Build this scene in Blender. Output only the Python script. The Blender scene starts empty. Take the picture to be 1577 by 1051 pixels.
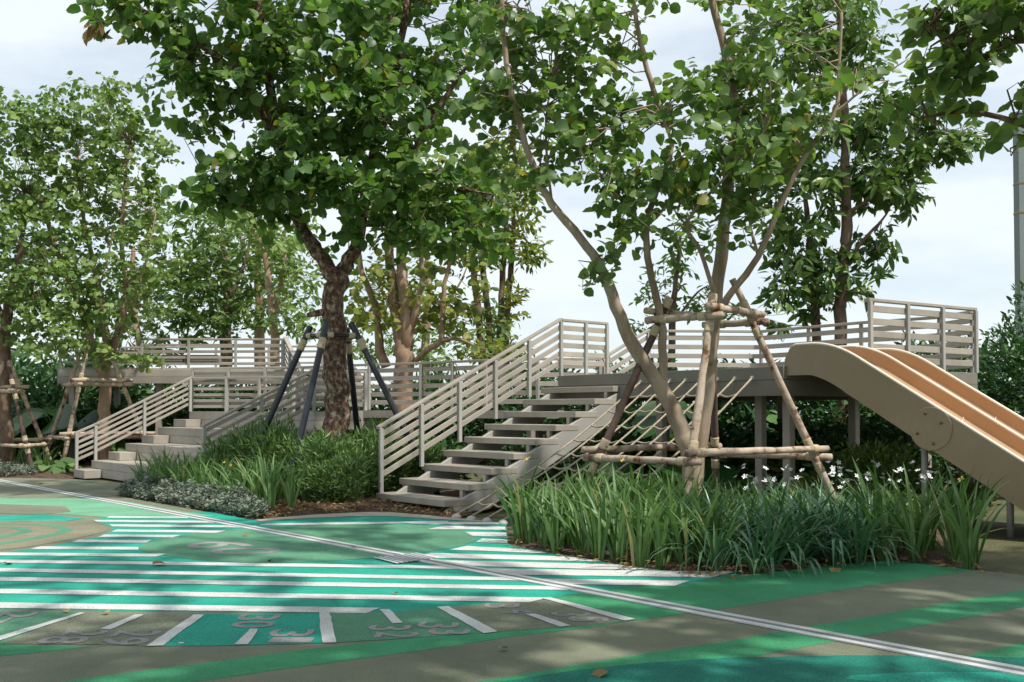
import bpy, math, random
import numpy as np
from mathutils import Vector, Matrix

# ------------------------------------------------------------------ camera, sky, sun, exposure
scene = bpy.context.scene
F_PX = 1533.0; W_PX, H_PX = 1577.0, 1051.0
CAM_H = 1.25; TILT = math.radians(1.5); SHIFT_PX = 68.4
cam_data = bpy.data.cameras.new('camera'); cam = bpy.data.objects.new('camera', cam_data)
scene.collection.objects.link(cam); scene.camera = cam
cam_data.sensor_width = 36.0; cam_data.lens = F_PX / W_PX * 36.0
cam_data.shift_y = SHIFT_PX / W_PX
cam_data.clip_start = 0.05; cam_data.clip_end = 2000
cam.location = (0, 0, CAM_H); cam.rotation_euler = (math.pi / 2 + TILT, 0, 0)

SUN_AZ = Vector((0.78, -0.62)).normalized()       # horizontal direction towards the sun: behind the camera, well to the right
SUN_EL = math.radians(58)
world = bpy.data.worlds.new('World'); scene.world = world; world.use_nodes = True
wn, wl = world.node_tree.nodes, world.node_tree.links
wn.clear()
w_out = wn.new('ShaderNodeOutputWorld'); w_bg = wn.new('ShaderNodeBackground')
w_sky = wn.new('ShaderNodeTexSky'); w_sky.sky_type = 'NISHITA'; w_sky.sun_disc = False
w_sky.sun_elevation = SUN_EL; w_sky.sun_rotation = math.atan2(SUN_AZ.x, SUN_AZ.y)
w_sky.air_density = 1.0; w_sky.dust_density = 1.2; w_sky.ozone_density = 1.0
w_tc = wn.new('ShaderNodeTexCoord'); w_map = wn.new('ShaderNodeMapping'); w_map.inputs['Scale'].default_value = (1.0, 1.0, 3.2)
w_noise = wn.new('ShaderNodeTexNoise'); w_noise.inputs['Scale'].default_value = 3.4; w_noise.inputs['Detail'].default_value = 9; w_noise.inputs['Roughness'].default_value = 0.55
w_ramp = wn.new('ShaderNodeValToRGB')
w_ramp.color_ramp.elements[0].position = 0.30; w_ramp.color_ramp.elements[0].color = (0.40, 0.40, 0.40, 1)
w_ramp.color_ramp.elements[1].position = 0.62; w_ramp.color_ramp.elements[1].color = (0.94, 0.94, 0.94, 1)
w_mix = wn.new('ShaderNodeMix'); w_mix.data_type = 'RGBA'
w_mix.inputs[7].default_value = (6.0, 6.5, 6.75, 1)
wl.new(w_tc.outputs['Generated'], w_map.inputs['Vector']); wl.new(w_map.outputs[0], w_noise.inputs['Vector'])
wl.new(w_noise.outputs['Fac'], w_ramp.inputs[0]); wl.new(w_ramp.outputs[0], w_mix.inputs[0])
wl.new(w_sky.outputs[0], w_mix.inputs[6]); wl.new(w_mix.outputs[2], w_bg.inputs[0])
w_bg.inputs[1].default_value = 0.10
wl.new(w_bg.outputs[0], w_out.inputs[0])

sun_data = bpy.data.lights.new('sun', 'SUN'); sun = bpy.data.objects.new('sun', sun_data); scene.collection.objects.link(sun)
sun_data.energy = 3.1; sun_data.angle = math.radians(1.4); sun_data.color = (1.0, 0.95, 0.87)
to_sun = Vector((SUN_AZ.x * math.cos(SUN_EL), SUN_AZ.y * math.cos(SUN_EL), math.sin(SUN_EL)))
sun.rotation_euler = to_sun.to_track_quat('Z', 'Y').to_euler(); sun.location = (10, -10, 20)
scene.view_settings.view_transform = 'Standard'; scene.view_settings.look = 'None'
scene.view_settings.exposure = 0.68; scene.view_settings.gamma = 1.0

rng = np.random.default_rng(7); random.seed(7)
Z = Vector((0, 0, 1))

def lerp(a, b, t): return a + (b - a) * t
# ------------------------------------------------------------------ pixel helpers
def ray(px, py):
    u = (px - W_PX / 2) / F_PX; v = (H_PX / 2 + SHIFT_PX - py) / F_PX
    c, s = math.cos(TILT), math.sin(TILT)
    return Vector((u, c - v * s, s + v * c))
def G(px, py, z=0.0):
    r = ray(px, py); k = (z - CAM_H) / r.z
    return Vector((r.x * k, r.y * k, z))
def D(px, py, d):
    r = ray(px, py); k = d / r.y
    return Vector((r.x * k, d, CAM_H + r.z * k))

# ------------------------------------------------------------------ materials
def nodes_of(name):
    m = bpy.data.materials.new(name); m.use_nodes = True
    nt = m.node_tree
    return m, nt.nodes, nt.links, nt.nodes['Principled BSDF']
def mat(name, c1, c2=None, rough=0.6, scale=8.0, bump=0.0, bump_scale=None, stretch=(1, 1, 1), detail=6, spec=0.4, ramp=(0.35, 0.65), per_object=0.0, speck=None, metallic=0.0, dirt=0.0):
    m, n, l, b = nodes_of(name)
    c2 = c2 or tuple(min(1, x * 0.8) for x in c1)
    tc = n.new('ShaderNodeTexCoord'); mp = n.new('ShaderNodeMapping'); mp.inputs['Scale'].default_value = stretch
    l.new(tc.outputs['Object'], mp.inputs['Vector'])
    nz = n.new('ShaderNodeTexNoise'); nz.inputs['Scale'].default_value = scale; nz.inputs['Detail'].default_value = detail
    l.new(mp.outputs[0], nz.inputs['Vector'])
    cr = n.new('ShaderNodeValToRGB')
    cr.color_ramp.elements[0].position = ramp[0]; cr.color_ramp.elements[1].position = ramp[1]
    cr.color_ramp.elements[0].color = (*c1, 1); cr.color_ramp.elements[1].color = (*c2, 1)
    l.new(nz.outputs['Fac'], cr.inputs[0]); col = cr.outputs[0]
    if speck:                                   # (scale, amount): fine granules
        v = n.new('ShaderNodeTexNoise'); v.inputs['Scale'].default_value = speck[0]; v.inputs['Detail'].default_value = 2
        l.new(tc.outputs['Object'], v.inputs['Vector'])
        mr = n.new('ShaderNodeMapRange'); mr.inputs[1].default_value = 0.3; mr.inputs[2].default_value = 0.7
        mr.inputs[3].default_value = 1 - speck[1]; mr.inputs[4].default_value = 1 + speck[1]
        l.new(v.outputs['Fac'], mr.inputs[0])
        mx = n.new('ShaderNodeMix'); mx.data_type = 'RGBA'; mx.blend_type = 'MULTIPLY'; mx.inputs[0].default_value = 1
        l.new(col, mx.inputs[6]); l.new(mr.outputs[0], mx.inputs[7]); col = mx.outputs[2]
    if dirt:                                    # broad grime and scuffs with shapes of their own
        for sc2, lo, hi2, a0, a1 in ((1.1, 0.36, 0.62, 1 - dirt, 1.04), (7.0, 0.30, 0.48, 1 - dirt * 0.7, 1.0)):
            v = n.new('ShaderNodeTexNoise'); v.inputs['Scale'].default_value = sc2; v.inputs['Detail'].default_value = 8; v.inputs['Roughness'].default_value = 0.7
            l.new(tc.outputs['Object'], v.inputs['Vector'])
            mr = n.new('ShaderNodeMapRange'); mr.inputs[1].default_value = lo; mr.inputs[2].default_value = hi2; mr.inputs[3].default_value = a0; mr.inputs[4].default_value = a1
            l.new(v.outputs['Fac'], mr.inputs[0])
            mx = n.new('ShaderNodeMix'); mx.data_type = 'RGBA'; mx.blend_type = 'MULTIPLY'; mx.inputs[0].default_value = 1
            l.new(col, mx.inputs[6]); l.new(mr.outputs[0], mx.inputs[7]); col = mx.outputs[2]
    if per_object:
        oi = n.new('ShaderNodeObjectInfo'); hs = n.new('ShaderNodeHueSaturation')
        mr = n.new('ShaderNodeMapRange'); mr.inputs[3].default_value = 1 - per_object; mr.inputs[4].default_value = 1 + per_object
        l.new(oi.outputs['Random'], mr.inputs[0]); l.new(mr.outputs[0], hs.inputs['Value']); l.new(col, hs.inputs['Color']); col = hs.outputs[0]
    l.new(col, b.inputs['Base Color'])
    b.inputs['Roughness'].default_value = rough; b.inputs['Specular IOR Level'].default_value = spec; b.inputs['Metallic'].default_value = metallic
    if bump:
        bz = n.new('ShaderNodeTexNoise'); bz.inputs['Scale'].default_value = bump_scale or scale * 4; bz.inputs['Detail'].default_value = 5
        l.new(mp.outputs[0], bz.inputs['Vector'])
        bp = n.new('ShaderNodeBump'); bp.inputs['Strength'].default_value = bump; bp.inputs['Distance'].default_value = 0.02
        l.new(bz.outputs['Fac'], bp.inputs['Height']); l.new(bp.outputs[0], b.inputs['Normal'])
    return m
def leaf_mat(name, cols, rough=0.45, trans=0.28, spec=0.35, tint=(1.3, 1.5, 0.6)):
    """foliage: colour picked leaf by leaf (attribute rnd or the object's own random), part of the light shines through"""
    m, n, l, b = nodes_of(name)
    at = n.new('ShaderNodeAttribute'); at.attribute_name = 'rnd'
    oi = n.new('ShaderNodeObjectInfo')
    ad = n.new('ShaderNodeMath'); ad.operation = 'ADD'; fr = n.new('ShaderNodeMath'); fr.operation = 'FRACT'
    l.new(at.outputs['Fac'], ad.inputs[0]); l.new(oi.outputs['Random'], ad.inputs[1]); l.new(ad.outputs[0], fr.inputs[0])
    cr = n.new('ShaderNodeValToRGB'); e = cr.color_ramp.elements
    e[0].position = 0; e[0].color = (*cols[0], 1); e[1].position = 0.9 if len(cols) > 3 else 1; e[1].color = (*cols[2], 1)
    x = e.new(0.5); x.color = (*cols[1], 1)
    if len(cols) > 3: x = e.new(0.985); x.color = (*cols[2], 1); x = e.new(0.99); x.color = (*cols[3], 1)
    l.new(fr.outputs[0], cr.inputs[0]); l.new(cr.outputs[0], b.inputs['Base Color'])
    b.inputs['Roughness'].default_value = rough; b.inputs['Specular IOR Level'].default_value = spec
    tr = n.new('ShaderNodeBsdfTranslucent'); mx = n.new('ShaderNodeMixShader'); mx.inputs[0].default_value = trans
    mc = n.new('ShaderNodeMix'); mc.data_type = 'RGBA'; mc.blend_type = 'MULTIPLY'; mc.inputs[0].default_value = 1; mc.inputs[7].default_value = (*tint, 1)
    l.new(cr.outputs[0], mc.inputs[6]); l.new(mc.outputs[2], tr.inputs[0])
    out = n['Material Output']
    l.new(b.outputs[0], mx.inputs[1]); l.new(tr.outputs[0], mx.inputs[2]); l.new(mx.outputs[0], out.inputs[0])
    return m
def bark_mat(name, c1, c2, c3, scale=6, patch=(0.4, 0.6), stretch=(1, 1, 0.5), bump=0.5):
    m, n, l, b = nodes_of(name)
    tc = n.new('ShaderNodeTexCoord'); mp = n.new('ShaderNodeMapping'); mp.inputs['Scale'].default_value = stretch
    l.new(tc.outputs['Object'], mp.inputs['Vector'])
    a = n.new('ShaderNodeTexNoise'); a.inputs['Scale'].default_value = scale; a.inputs['Detail'].default_value = 8; a.inputs['Roughness'].default_value = 0.65
    l.new(mp.outputs[0], a.inputs['Vector'])
    cr = n.new('ShaderNodeValToRGB'); e = cr.color_ramp.elements
    e[0].position = patch[0]; e[0].color = (*c1, 1); e[1].position = patch[1]; e[1].color = (*c2, 1); x = e.new(min(0.98, patch[1] + 0.12)); x.color = (*c3, 1)
    l.new(a.outputs['Fac'], cr.inputs[0]); l.new(cr.outputs[0], b.inputs['Base Color']); b.inputs['Roughness'].default_value = 0.85; b.inputs['Specular IOR Level'].default_value = 0.2
    bp = n.new('ShaderNodeBump'); bp.inputs['Strength'].default_value = bump; bp.inputs['Distance'].default_value = 0.02
    l.new(a.outputs['Fac'], bp.inputs['Height']); l.new(bp.outputs[0], b.inputs['Normal'])
    return m

RUB = dict(rough=0.8, spec=0.25, bump=0.35, bump_scale=160, scale=1.3, speck=(150, 0.42), dirt=0.20)
M = {}
M['olive'] = mat('olive_rubber', (0.205, 0.215, 0.145), (0.165, 0.18, 0.125), **RUB)
M['tan'] = mat('tan_rubber', (0.235, 0.225, 0.15), (0.20, 0.195, 0.13), **RUB)
M['green'] = mat('green_rubber', (0.045, 0.26, 0.115), (0.055, 0.30, 0.14), **RUB)
M['sea'] = mat('sea_green_rubber', (0.085, 0.23, 0.14), (0.10, 0.27, 0.165), **RUB)
M['pale_green'] = mat('pale_green_rubber', (0.15, 0.36, 0.22), (0.17, 0.40, 0.25), **RUB)
M['teal'] = mat('teal_rubber', (0.018, 0.30, 0.215), (0.024, 0.345, 0.25), **RUB)
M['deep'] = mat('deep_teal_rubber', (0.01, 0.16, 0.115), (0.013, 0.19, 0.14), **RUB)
M['white'] = mat('white_rubber', (0.66, 0.655, 0.63), (0.53, 0.53, 0.51), **RUB)
M['border'] = mat('pale_border', (0.50, 0.43, 0.35), (0.42, 0.36, 0.29), **RUB)
M['grey'] = mat('grey_rubber', (0.33, 0.315, 0.31), (0.24, 0.235, 0.23), **RUB)
M['grass_ground'] = mat('dry_grass_ground', (0.05, 0.065, 0.025), (0.12, 0.105, 0.05), rough=0.95, scale=1.4, bump=0.6, bump_scale=40, speck=(60, 0.4))
M['mulch'] = mat('mulch', (0.05, 0.032, 0.022), (0.11, 0.07, 0.045), rough=0.95, scale=9, bump=0.9, bump_scale=45, speck=(90, 0.5))
M['chips'] = mat('bark_chips', (0.10, 0.05, 0.03), (0.25, 0.15, 0.09), rough=0.9, scale=3, speck=(40, 0.5))
M['deck'] = mat('taupe_composite', (0.38, 0.343, 0.29), (0.335, 0.302, 0.255), rough=0.55, scale=3.0, stretch=(1, 1, 1), bump=0.08, bump_scale=90, per_object=0.11, speck=(120, 0.08), dirt=0.14)
M['steel'] = mat('painted_steel', (0.37, 0.36, 0.33), (0.33, 0.32, 0.295), rough=0.5, scale=2.0, per_object=0.05, speck=(50, 0.05))
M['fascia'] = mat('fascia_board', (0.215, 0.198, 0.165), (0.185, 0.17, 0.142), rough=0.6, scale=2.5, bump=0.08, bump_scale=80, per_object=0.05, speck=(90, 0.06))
M['drain'] = mat('drain_edge', (0.62, 0.62, 0.61), (0.5, 0.5, 0.5), rough=0.5, scale=4, speck=(80, 0.1))
M['drain_slot'] = mat('drain_slot', (0.21, 0.215, 0.225), (0.17, 0.175, 0.18), rough=0.5, scale=4, metallic=0.3)
M['slide_shaded'] = mat('slide_shaded_plastic', (0.35, 0.265, 0.17), (0.33, 0.25, 0.16), rough=0.33, scale=1.5, speck=(300, 0.03), dirt=0.08)  # slide plastic with the outer wall's shade put into its colour
M['slide_lit'] = mat('slide_lit_plastic', (0.52, 0.315, 0.17), (0.49, 0.295, 0.155), rough=0.3, scale=1.5, speck=(300, 0.03), dirt=0.07)  # same plastic, its orange sunlit look put into the colour
M['slide_rim'] = mat('slide_rim_highlight', (0.80, 0.71, 0.60), (0.76, 0.67, 0.56), rough=0.4, scale=2)  # pale cream puts the sunlit highlight of the rim into its colour
M['rope'] = mat('rope', (0.43, 0.37, 0.27), (0.33, 0.28, 0.20), rough=0.9, scale=30, bump=0.5, bump_scale=120)
M['jute'] = mat('jute_wrap', (0.62, 0.51, 0.35), (0.50, 0.40, 0.26), rough=0.95, scale=5, stretch=(1, 1, 14), bump=0.8, bump_scale=14)
M['black'] = mat('black_rubber', (0.012, 0.012, 0.013), rough=0.5, scale=5)
M['black_steel'] = mat('black_steel', (0.012, 0.014, 0.02), (0.02, 0.022, 0.03), rough=0.32, scale=5, spec=0.5)
M['knob'] = mat('anchor_knob', (0.46, 0.44, 0.40), rough=0.5, scale=6)
M['bolt'] = mat('bolt', (0.24, 0.17, 0.08), rough=0.35, scale=6, metallic=0.6)
M['column'] = mat('painted_column', (0.20, 0.235, 0.225), (0.17, 0.20, 0.195), rough=0.45, scale=1.5, speck=(30, 0.08))
M['bark'] = bark_mat('rough_bark', (0.055, 0.032, 0.022), (0.17, 0.105, 0.07), (0.40, 0.33, 0.26), scale=16, patch=(0.40, 0.53), stretch=(1, 1, 0.8), bump=0.8)
M['bark_pale'] = bark_mat('pale_bark', (0.20, 0.135, 0.09), (0.34, 0.26, 0.19), (0.43, 0.34, 0.26), scale=5, patch=(0.3, 0.5), stretch=(1, 1, 0.35), bump=0.35)
M['bark_tan'] = bark_mat('tan_bark', (0.21, 0.13, 0.085), (0.36, 0.25, 0.17), (0.44, 0.34, 0.25), scale=4, patch=(0.33, 0.55), stretch=(1, 1, 0.4), bump=0.3)
M['bark_brown'] = bark_mat('brown_bark', (0.09, 0.055, 0.038), (0.19, 0.13, 0.09), (0.27, 0.2, 0.15), scale=6, patch=(0.35, 0.55), bump=0.5)
M['log'] = bark_mat('peeled_log', (0.15, 0.062, 0.036), (0.36, 0.275, 0.205), (0.48, 0.385, 0.30), scale=7, patch=(0.36, 0.44), stretch=(1, 1, 1), bump=0.3)
M['log_dark'] = bark_mat('barked_log', (0.06, 0.04, 0.035), (0.15, 0.10, 0.085), (0.26, 0.17, 0.13), scale=5, patch=(0.35, 0.6), stretch=(1, 1, 0.4), bump=0.5)
M['leaf_main'] = leaf_mat('leaf_dark_green', [(0.054, 0.121, 0.033), (0.097, 0.183, 0.048), (0.176, 0.272, 0.071), (0.3, 0.25, 0.04)], rough=0.42, trans=0.40)
M['leaf_near'] = leaf_mat('leaf_fresh_green', [(0.083, 0.155, 0.052), (0.135, 0.226, 0.071), (0.217, 0.304, 0.097), (0.33, 0.27, 0.05)], rough=0.42, trans=0.40)
M['leaf_left'] = leaf_mat('leaf_light_green', [(0.104, 0.179, 0.051), (0.159, 0.245, 0.07), (0.247, 0.33, 0.103)], rough=0.5, trans=0.3)
M['leaf_back'] = leaf_mat('leaf_mid_green', [(0.06, 0.12, 0.033), (0.108, 0.18, 0.046), (0.192, 0.264, 0.068)], rough=0.5, trans=0.3)
M['leaf_yellow'] = leaf_mat('leaf_yellow_green', [(0.1, 0.155, 0.035), (0.18, 0.225, 0.05), (0.3, 0.3, 0.07), (0.42, 0.32, 0.04)], rough=0.5, trans=0.35)
M['leaf_lance'] = leaf_mat('leaf_glossy_dark', [(0.052, 0.115, 0.031), (0.101, 0.182, 0.045), (0.196, 0.273, 0.064)], rough=0.35, trans=0.25)
M['leaf_hedge'] = leaf_mat('leaf_hedge', [(0.06, 0.122, 0.04), (0.101, 0.181, 0.055), (0.175, 0.265, 0.08)], rough=0.45, trans=0.2)
M['leaf_deep'] = leaf_mat('leaf_deep_green', [(0.028, 0.079, 0.03), (0.05, 0.122, 0.042), (0.098, 0.186, 0.064)], rough=0.45, trans=0.2)  # dark green of the background shrubs and evergreen screen
M['leaf_iris'] = leaf_mat('leaf_iris', [(0.065, 0.14, 0.044), (0.101, 0.19, 0.061), (0.162, 0.258, 0.088), (0.36, 0.29, 0.13)], rough=0.42, trans=0.25)
M['leaf_strap'] = leaf_mat('leaf_strap', [(0.046, 0.131, 0.07), (0.084, 0.19, 0.09), (0.161, 0.286, 0.137)], rough=0.28, trans=0.15, spec=0.6)
M['leaf_silver'] = leaf_mat('leaf_silver', [(0.13, 0.165, 0.12), (0.19, 0.23, 0.175), (0.28, 0.315, 0.26)], rough=0.7, trans=0.12, tint=(1, 1.1, 0.8))
M['leaf_big'] = leaf_mat('leaf_broad', [(0.02, 0.065, 0.018), (0.04, 0.115, 0.025), (0.09, 0.19, 0.035)], rough=0.35, trans=0.3)
M['leaf_croton'] = leaf_mat('leaf_croton', [(0.12, 0.2, 0.03), (0.4, 0.38, 0.04), (0.55, 0.22, 0.02)], rough=0.35, trans=0.3)
M['dead_leaf'] = leaf_mat('leaf_dead', [(0.16, 0.09, 0.04), (0.26, 0.15, 0.06), (0.38, 0.27, 0.10)], rough=0.7, trans=0.1)
M['petal'] = mat('white_petal', (0.82, 0.83, 0.84), (0.74, 0.75, 0.76), rough=0.6, scale=10)
M['petal_yellow'] = mat('yellow_petal', (0.75, 0.55, 0.12), (0.65, 0.45, 0.08), rough=0.6, scale=10)
M['petal_red'] = mat('red_bract', (0.35, 0.015, 0.02), (0.28, 0.012, 0.02), rough=0.6, scale=10)

# ------------------------------------------------------------------ object helpers
C = scene.collection
BASE = {}
def tag(o, label=None, cat=None, group=None, kind=None):
    if label: o['label'] = label
    if cat: o['category'] = cat
    if group: o['group'] = group
    if kind: o['kind'] = kind
    return o
def thing(name, label, cat, loc, group=None):
    o = bpy.data.objects.new(name, None); C.objects.link(o); o.location = loc; o.empty_display_size = 0.2
    BASE[o] = Vector(loc); return tag(o, label, cat, group)
def node(name, parent):
    o = bpy.data.objects.new(name, None); C.objects.link(o); o.parent = parent; o.empty_display_size = 0.1
    BASE[o] = BASE[parent]; return o
def link_mesh(name, me, m, parent=None, smooth=False):
    if m: me.materials.append(m)
    o = bpy.data.objects.new(name, me); C.objects.link(o)
    if parent is not None: o.parent = parent; BASE[o] = BASE[parent]
    else: BASE[o] = Vector((0, 0, 0))
    if smooth: me.polygons.foreach_set('use_smooth', [True] * len(me.polygons))
    return o
class MB:
    def __init__(self): self.v = []; self.f = []
    def add(self, vs, fs):
        k = len(self.v); self.v += [tuple(x) for x in vs]; self.f += [tuple(i + k for i in f) for f in fs]; return self
    def prism(self, bottom, top):
        n = len(bottom); fs = [tuple(range(n))[::-1], tuple(range(n, 2 * n))]
        fs += [(i, (i + 1) % n, n + (i + 1) % n, n + i) for i in range(n)]
        return self.add(list(bottom) + list(top), fs)
    def beam(self, p, q, w, h, side=None, drop=0.0):
        """bar from p to q: w across (horizontal), h high, p and q on its top line minus drop"""
        p, q = Vector(p), Vector(q); d = (q - p)
        s = side or Vector((-d.y, d.x, 0))
        s = Vector(s).normalized() * (w / 2); u = Z * h
        p = p - Z * drop; q = q - Z * drop
        a = [p - s - u, p + s - u, p + s, p - s]; b = [q - s - u, q + s - u, q + s, q - s]
        return self.add(a + b, [(0, 1, 2, 3), (7, 6, 5, 4), (0, 4, 5, 1), (1, 5, 6, 2), (2, 6, 7, 3), (3, 7, 4, 0)])
    def post(self, p, h, w, dx, d2=None):
        """upright of height h on p, w along dx and d2 across"""
        p = Vector(p); a = Vector(dx).normalized() * (w / 2); b = Vector((-dx[1], dx[0], 0)).normalized() * ((d2 or w) / 2)
        bot = [p - a - b, p + a - b, p + a + b, p - a + b]
        return self.prism(bot, [x + Z * h for x in bot])
    def tube(self, pts, radii, seg=8, cap=True, wob=0.0):
        pts = [Vector(p) for p in pts]; n = len(pts)
        if not hasattr(radii, '__len__'): radii = [radii] * n
        k = len(self.v); ref = Vector((0.31, 0.83, 0.46))
        for i, p in enumerate(pts):
            t = (pts[min(i + 1, n - 1)] - pts[max(i - 1, 0)]).normalized()
            a = t.cross(ref)
            if a.length < 0.1: a = t.cross(Vector((1, 0, 0)))
            a.normalize(); b = t.cross(a)
            for j in range(seg):
                an = 2 * math.pi * j / seg; r = radii[i] * (1 + wob * random.uniform(-1, 1))
                self.v.append(tuple(p + a * (math.cos(an) * r) + b * (math.sin(an) * r)))
        for i in range(n - 1):
            for j in range(seg):
                j2 = (j + 1) % seg
                self.f.append((k + i * seg + j, k + i * seg + j2, k + (i + 1) * seg + j2, k + (i + 1) * seg + j))
        if cap:
            self.f.append(tuple(k + j for j in range(seg))[::-1]); self.f.append(tuple(k + (n - 1) * seg + j for j in range(seg)))
        return self
    def dome(self, p, r, rz, seg=10, rings=4, axis=Z):
        k = len(self.v); p = Vector(p); ax = Vector(axis).normalized()
        a = ax.orthogonal().normalized(); b = ax.cross(a)
        for i in range(rings):
            th = math.pi / 2 * i / rings
            for j in range(seg):
                an = 2 * math.pi * j / seg
                self.v.append(tuple(p + (a * math.cos(an) + b * math.sin(an)) * (r * math.cos(th)) + ax * (rz * math.sin(th))))
        self.v.append(tuple(p + ax * rz)); top = len(self.v) - 1
        for i in range(rings - 1):
            for j in range(seg):
                j2 = (j + 1) % seg
                self.f.append((k + i * seg + j, k + i * seg + j2, k + (i + 1) * seg + j2, k + (i + 1) * seg + j))
        for j in range(seg): self.f.append((k + (rings - 1) * seg + j, k + (rings - 1) * seg + (j + 1) % seg, top))
        self.f.append(tuple(k + j for j in range(seg))[::-1])
        return self
    def build(self, name, m, parent=None, bevel=0.0, smooth=False):
        b = BASE[parent] if parent is not None else Vector((0, 0, 0))
        me = bpy.data.meshes.new(name); me.from_pydata([(x - b.x, y - b.y, z - b.z) for x, y, z in self.v], [], self.f); me.update()
        o = link_mesh(name, me, m, parent, smooth)
        if bevel:
            bv = o.modifiers.new('bevel', 'BEVEL'); bv.width = bevel; bv.segments = 1; bv.limit_method = 'ANGLE'
        return o
def catmull(pts, n=6, closed=False):
    pts = [Vector(p) for p in pts]; out = []; N = len(pts)
    rngi = range(N if closed else N - 1)
    for i in rngi:
        if closed: p0, p1, p2, p3 = pts[i - 1], pts[i], pts[(i + 1) % N], pts[(i + 2) % N]
        else: p0, p1, p2, p3 = pts[max(i - 1, 0)], pts[i], pts[i + 1], pts[min(i + 2, N - 1)]
        for k in range(n):
            t = k / n
            out.append(0.5 * ((2 * p1) + (p2 - p0) * t + (2 * p0 - 5 * p1 + 4 * p2 - p3) * t * t + (3 * p1 - p0 - 3 * p2 + p3) * t ** 3))
    if not closed: out.append(pts[-1])
    return out
def np_mesh(name, V, faces_per, n_inst, F, rnd=None, smooth=False):
    """many copies of one small piece as one mesh: V (n_inst*k,3), F template faces (list of tuples)"""
    k = V.shape[0] // n_inst
    loops = np.concatenate([np.array(f) for f in F]); lens = np.array([len(f) for f in F])
    allv = (loops[None, :] + (np.arange(n_inst) * k)[:, None]).ravel()
    alll = np.tile(lens, n_inst); starts = np.concatenate([[0], np.cumsum(alll)[:-1]])
    me = bpy.data.meshes.new(name)
    me.vertices.add(V.shape[0]); me.vertices.foreach_set('co', V.astype(np.float32).ravel())
    me.loops.add(len(allv)); me.loops.foreach_set('vertex_index', allv.astype(np.int32))
    me.polygons.add(len(alll)); me.polygons.foreach_set('loop_start', starts.astype(np.int32))
    if smooth: me.polygons.foreach_set('use_smooth', np.ones(len(alll), dtype=bool))
    if rnd is not None:
        a = me.attributes.new('rnd', 'FLOAT', 'POINT'); a.data.foreach_set('value', np.repeat(rnd, k).astype(np.float32))
    me.update(calc_edges=True); return me

# leaf templates: unit length along +x, normal +z
def leaf_template(kind):
    if kind == 'round':
        xs = [0.0, 0.12, 0.42, 0.75, 0.98]; ws = [0.06, 0.30, 0.47, 0.36, 0.0]
    elif kind == 'lance':
        xs = [0.0, 0.35, 0.7, 1.0]; ws = [0.02, 0.19, 0.14, 0.0]
    elif kind == 'needle':
        xs = [0.0, 0.45, 1.0]; ws = [0.03, 0.09, 0.0]
    else:                                        # broad paddle
        xs = [0.0, 0.1, 0.3, 0.55, 0.8, 1.0]; ws = [0.03, 0.22, 0.30, 0.28, 0.18, 0.0]
    V = []; Fc = []
    for x, w in zip(xs, ws):
        dz = -0.25 * x * x if kind in ('round', 'broad') else -0.15 * x * x
        V += [(x, w, dz + w * 0.28), (x, 0, dz), (x, -w, dz + w * 0.28)]
    for i in range(len(xs) - 1):
        a = 3 * i; b = 3 * (i + 1)
        if i == len(xs) - 2: Fc += [(a, a + 1, b + 1), (a + 1, a + 2, b + 1)]
        else: Fc += [(a, a + 1, b + 1, b), (a + 1, a + 2, b + 2, b + 1)]
    V = np.array(V)
    used = sorted({i for f in Fc for i in f}); remap = {o: i for i, o in enumerate(used)}
    return V[used], [tuple(remap[i] for i in f) for f in Fc]
TEMPL = {k: leaf_template(k) for k in ('round', 'lance', 'needle', 'broad')}
def norm(a): return a / np.maximum(np.linalg.norm(a, axis=1, keepdims=True), 1e-9)
def leaf_frames(fwd, nrm):
    f = norm(fwd); y = norm(np.cross(nrm, f)); z = np.cross(f, y)
    return np.stack([f, y, z], axis=2)            # columns
def leaves_mesh(name, pos, fwd, nrm, size, kind, rnd, smooth=True):
    T, Fc = TEMPL[kind]; R = leaf_frames(fwd, nrm)
    V = np.einsum('nij,kj->nki', R, T) * size[:, None, None] + pos[:, None, :]
    return np_mesh(name, V.reshape(-1, 3), None, len(pos), Fc, rnd, smooth)

# ------------------------------------------------------------------ ground and painted rubber surface
T_ = Vector((0.651, -0.759, 0)).normalized(); R_ = Vector((0.759, 0.651, 0)).normalized()   # the play structure's grid
def sheet(name, pts, z, m, parent=None, kind=None):
    me = bpy.data.meshes.new(name); me.from_pydata([(p[0], p[1], z) for p in pts], [], [tuple(range(len(pts)))]); me.update()
    if me.polygons[0].normal.z < 0: me.flip_normals()
    o = link_mesh(name, me, m, parent)
    if kind: o['kind'] = kind
    return o
def gp(*pix): return [G(x, y) for x, y in pix]

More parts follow.
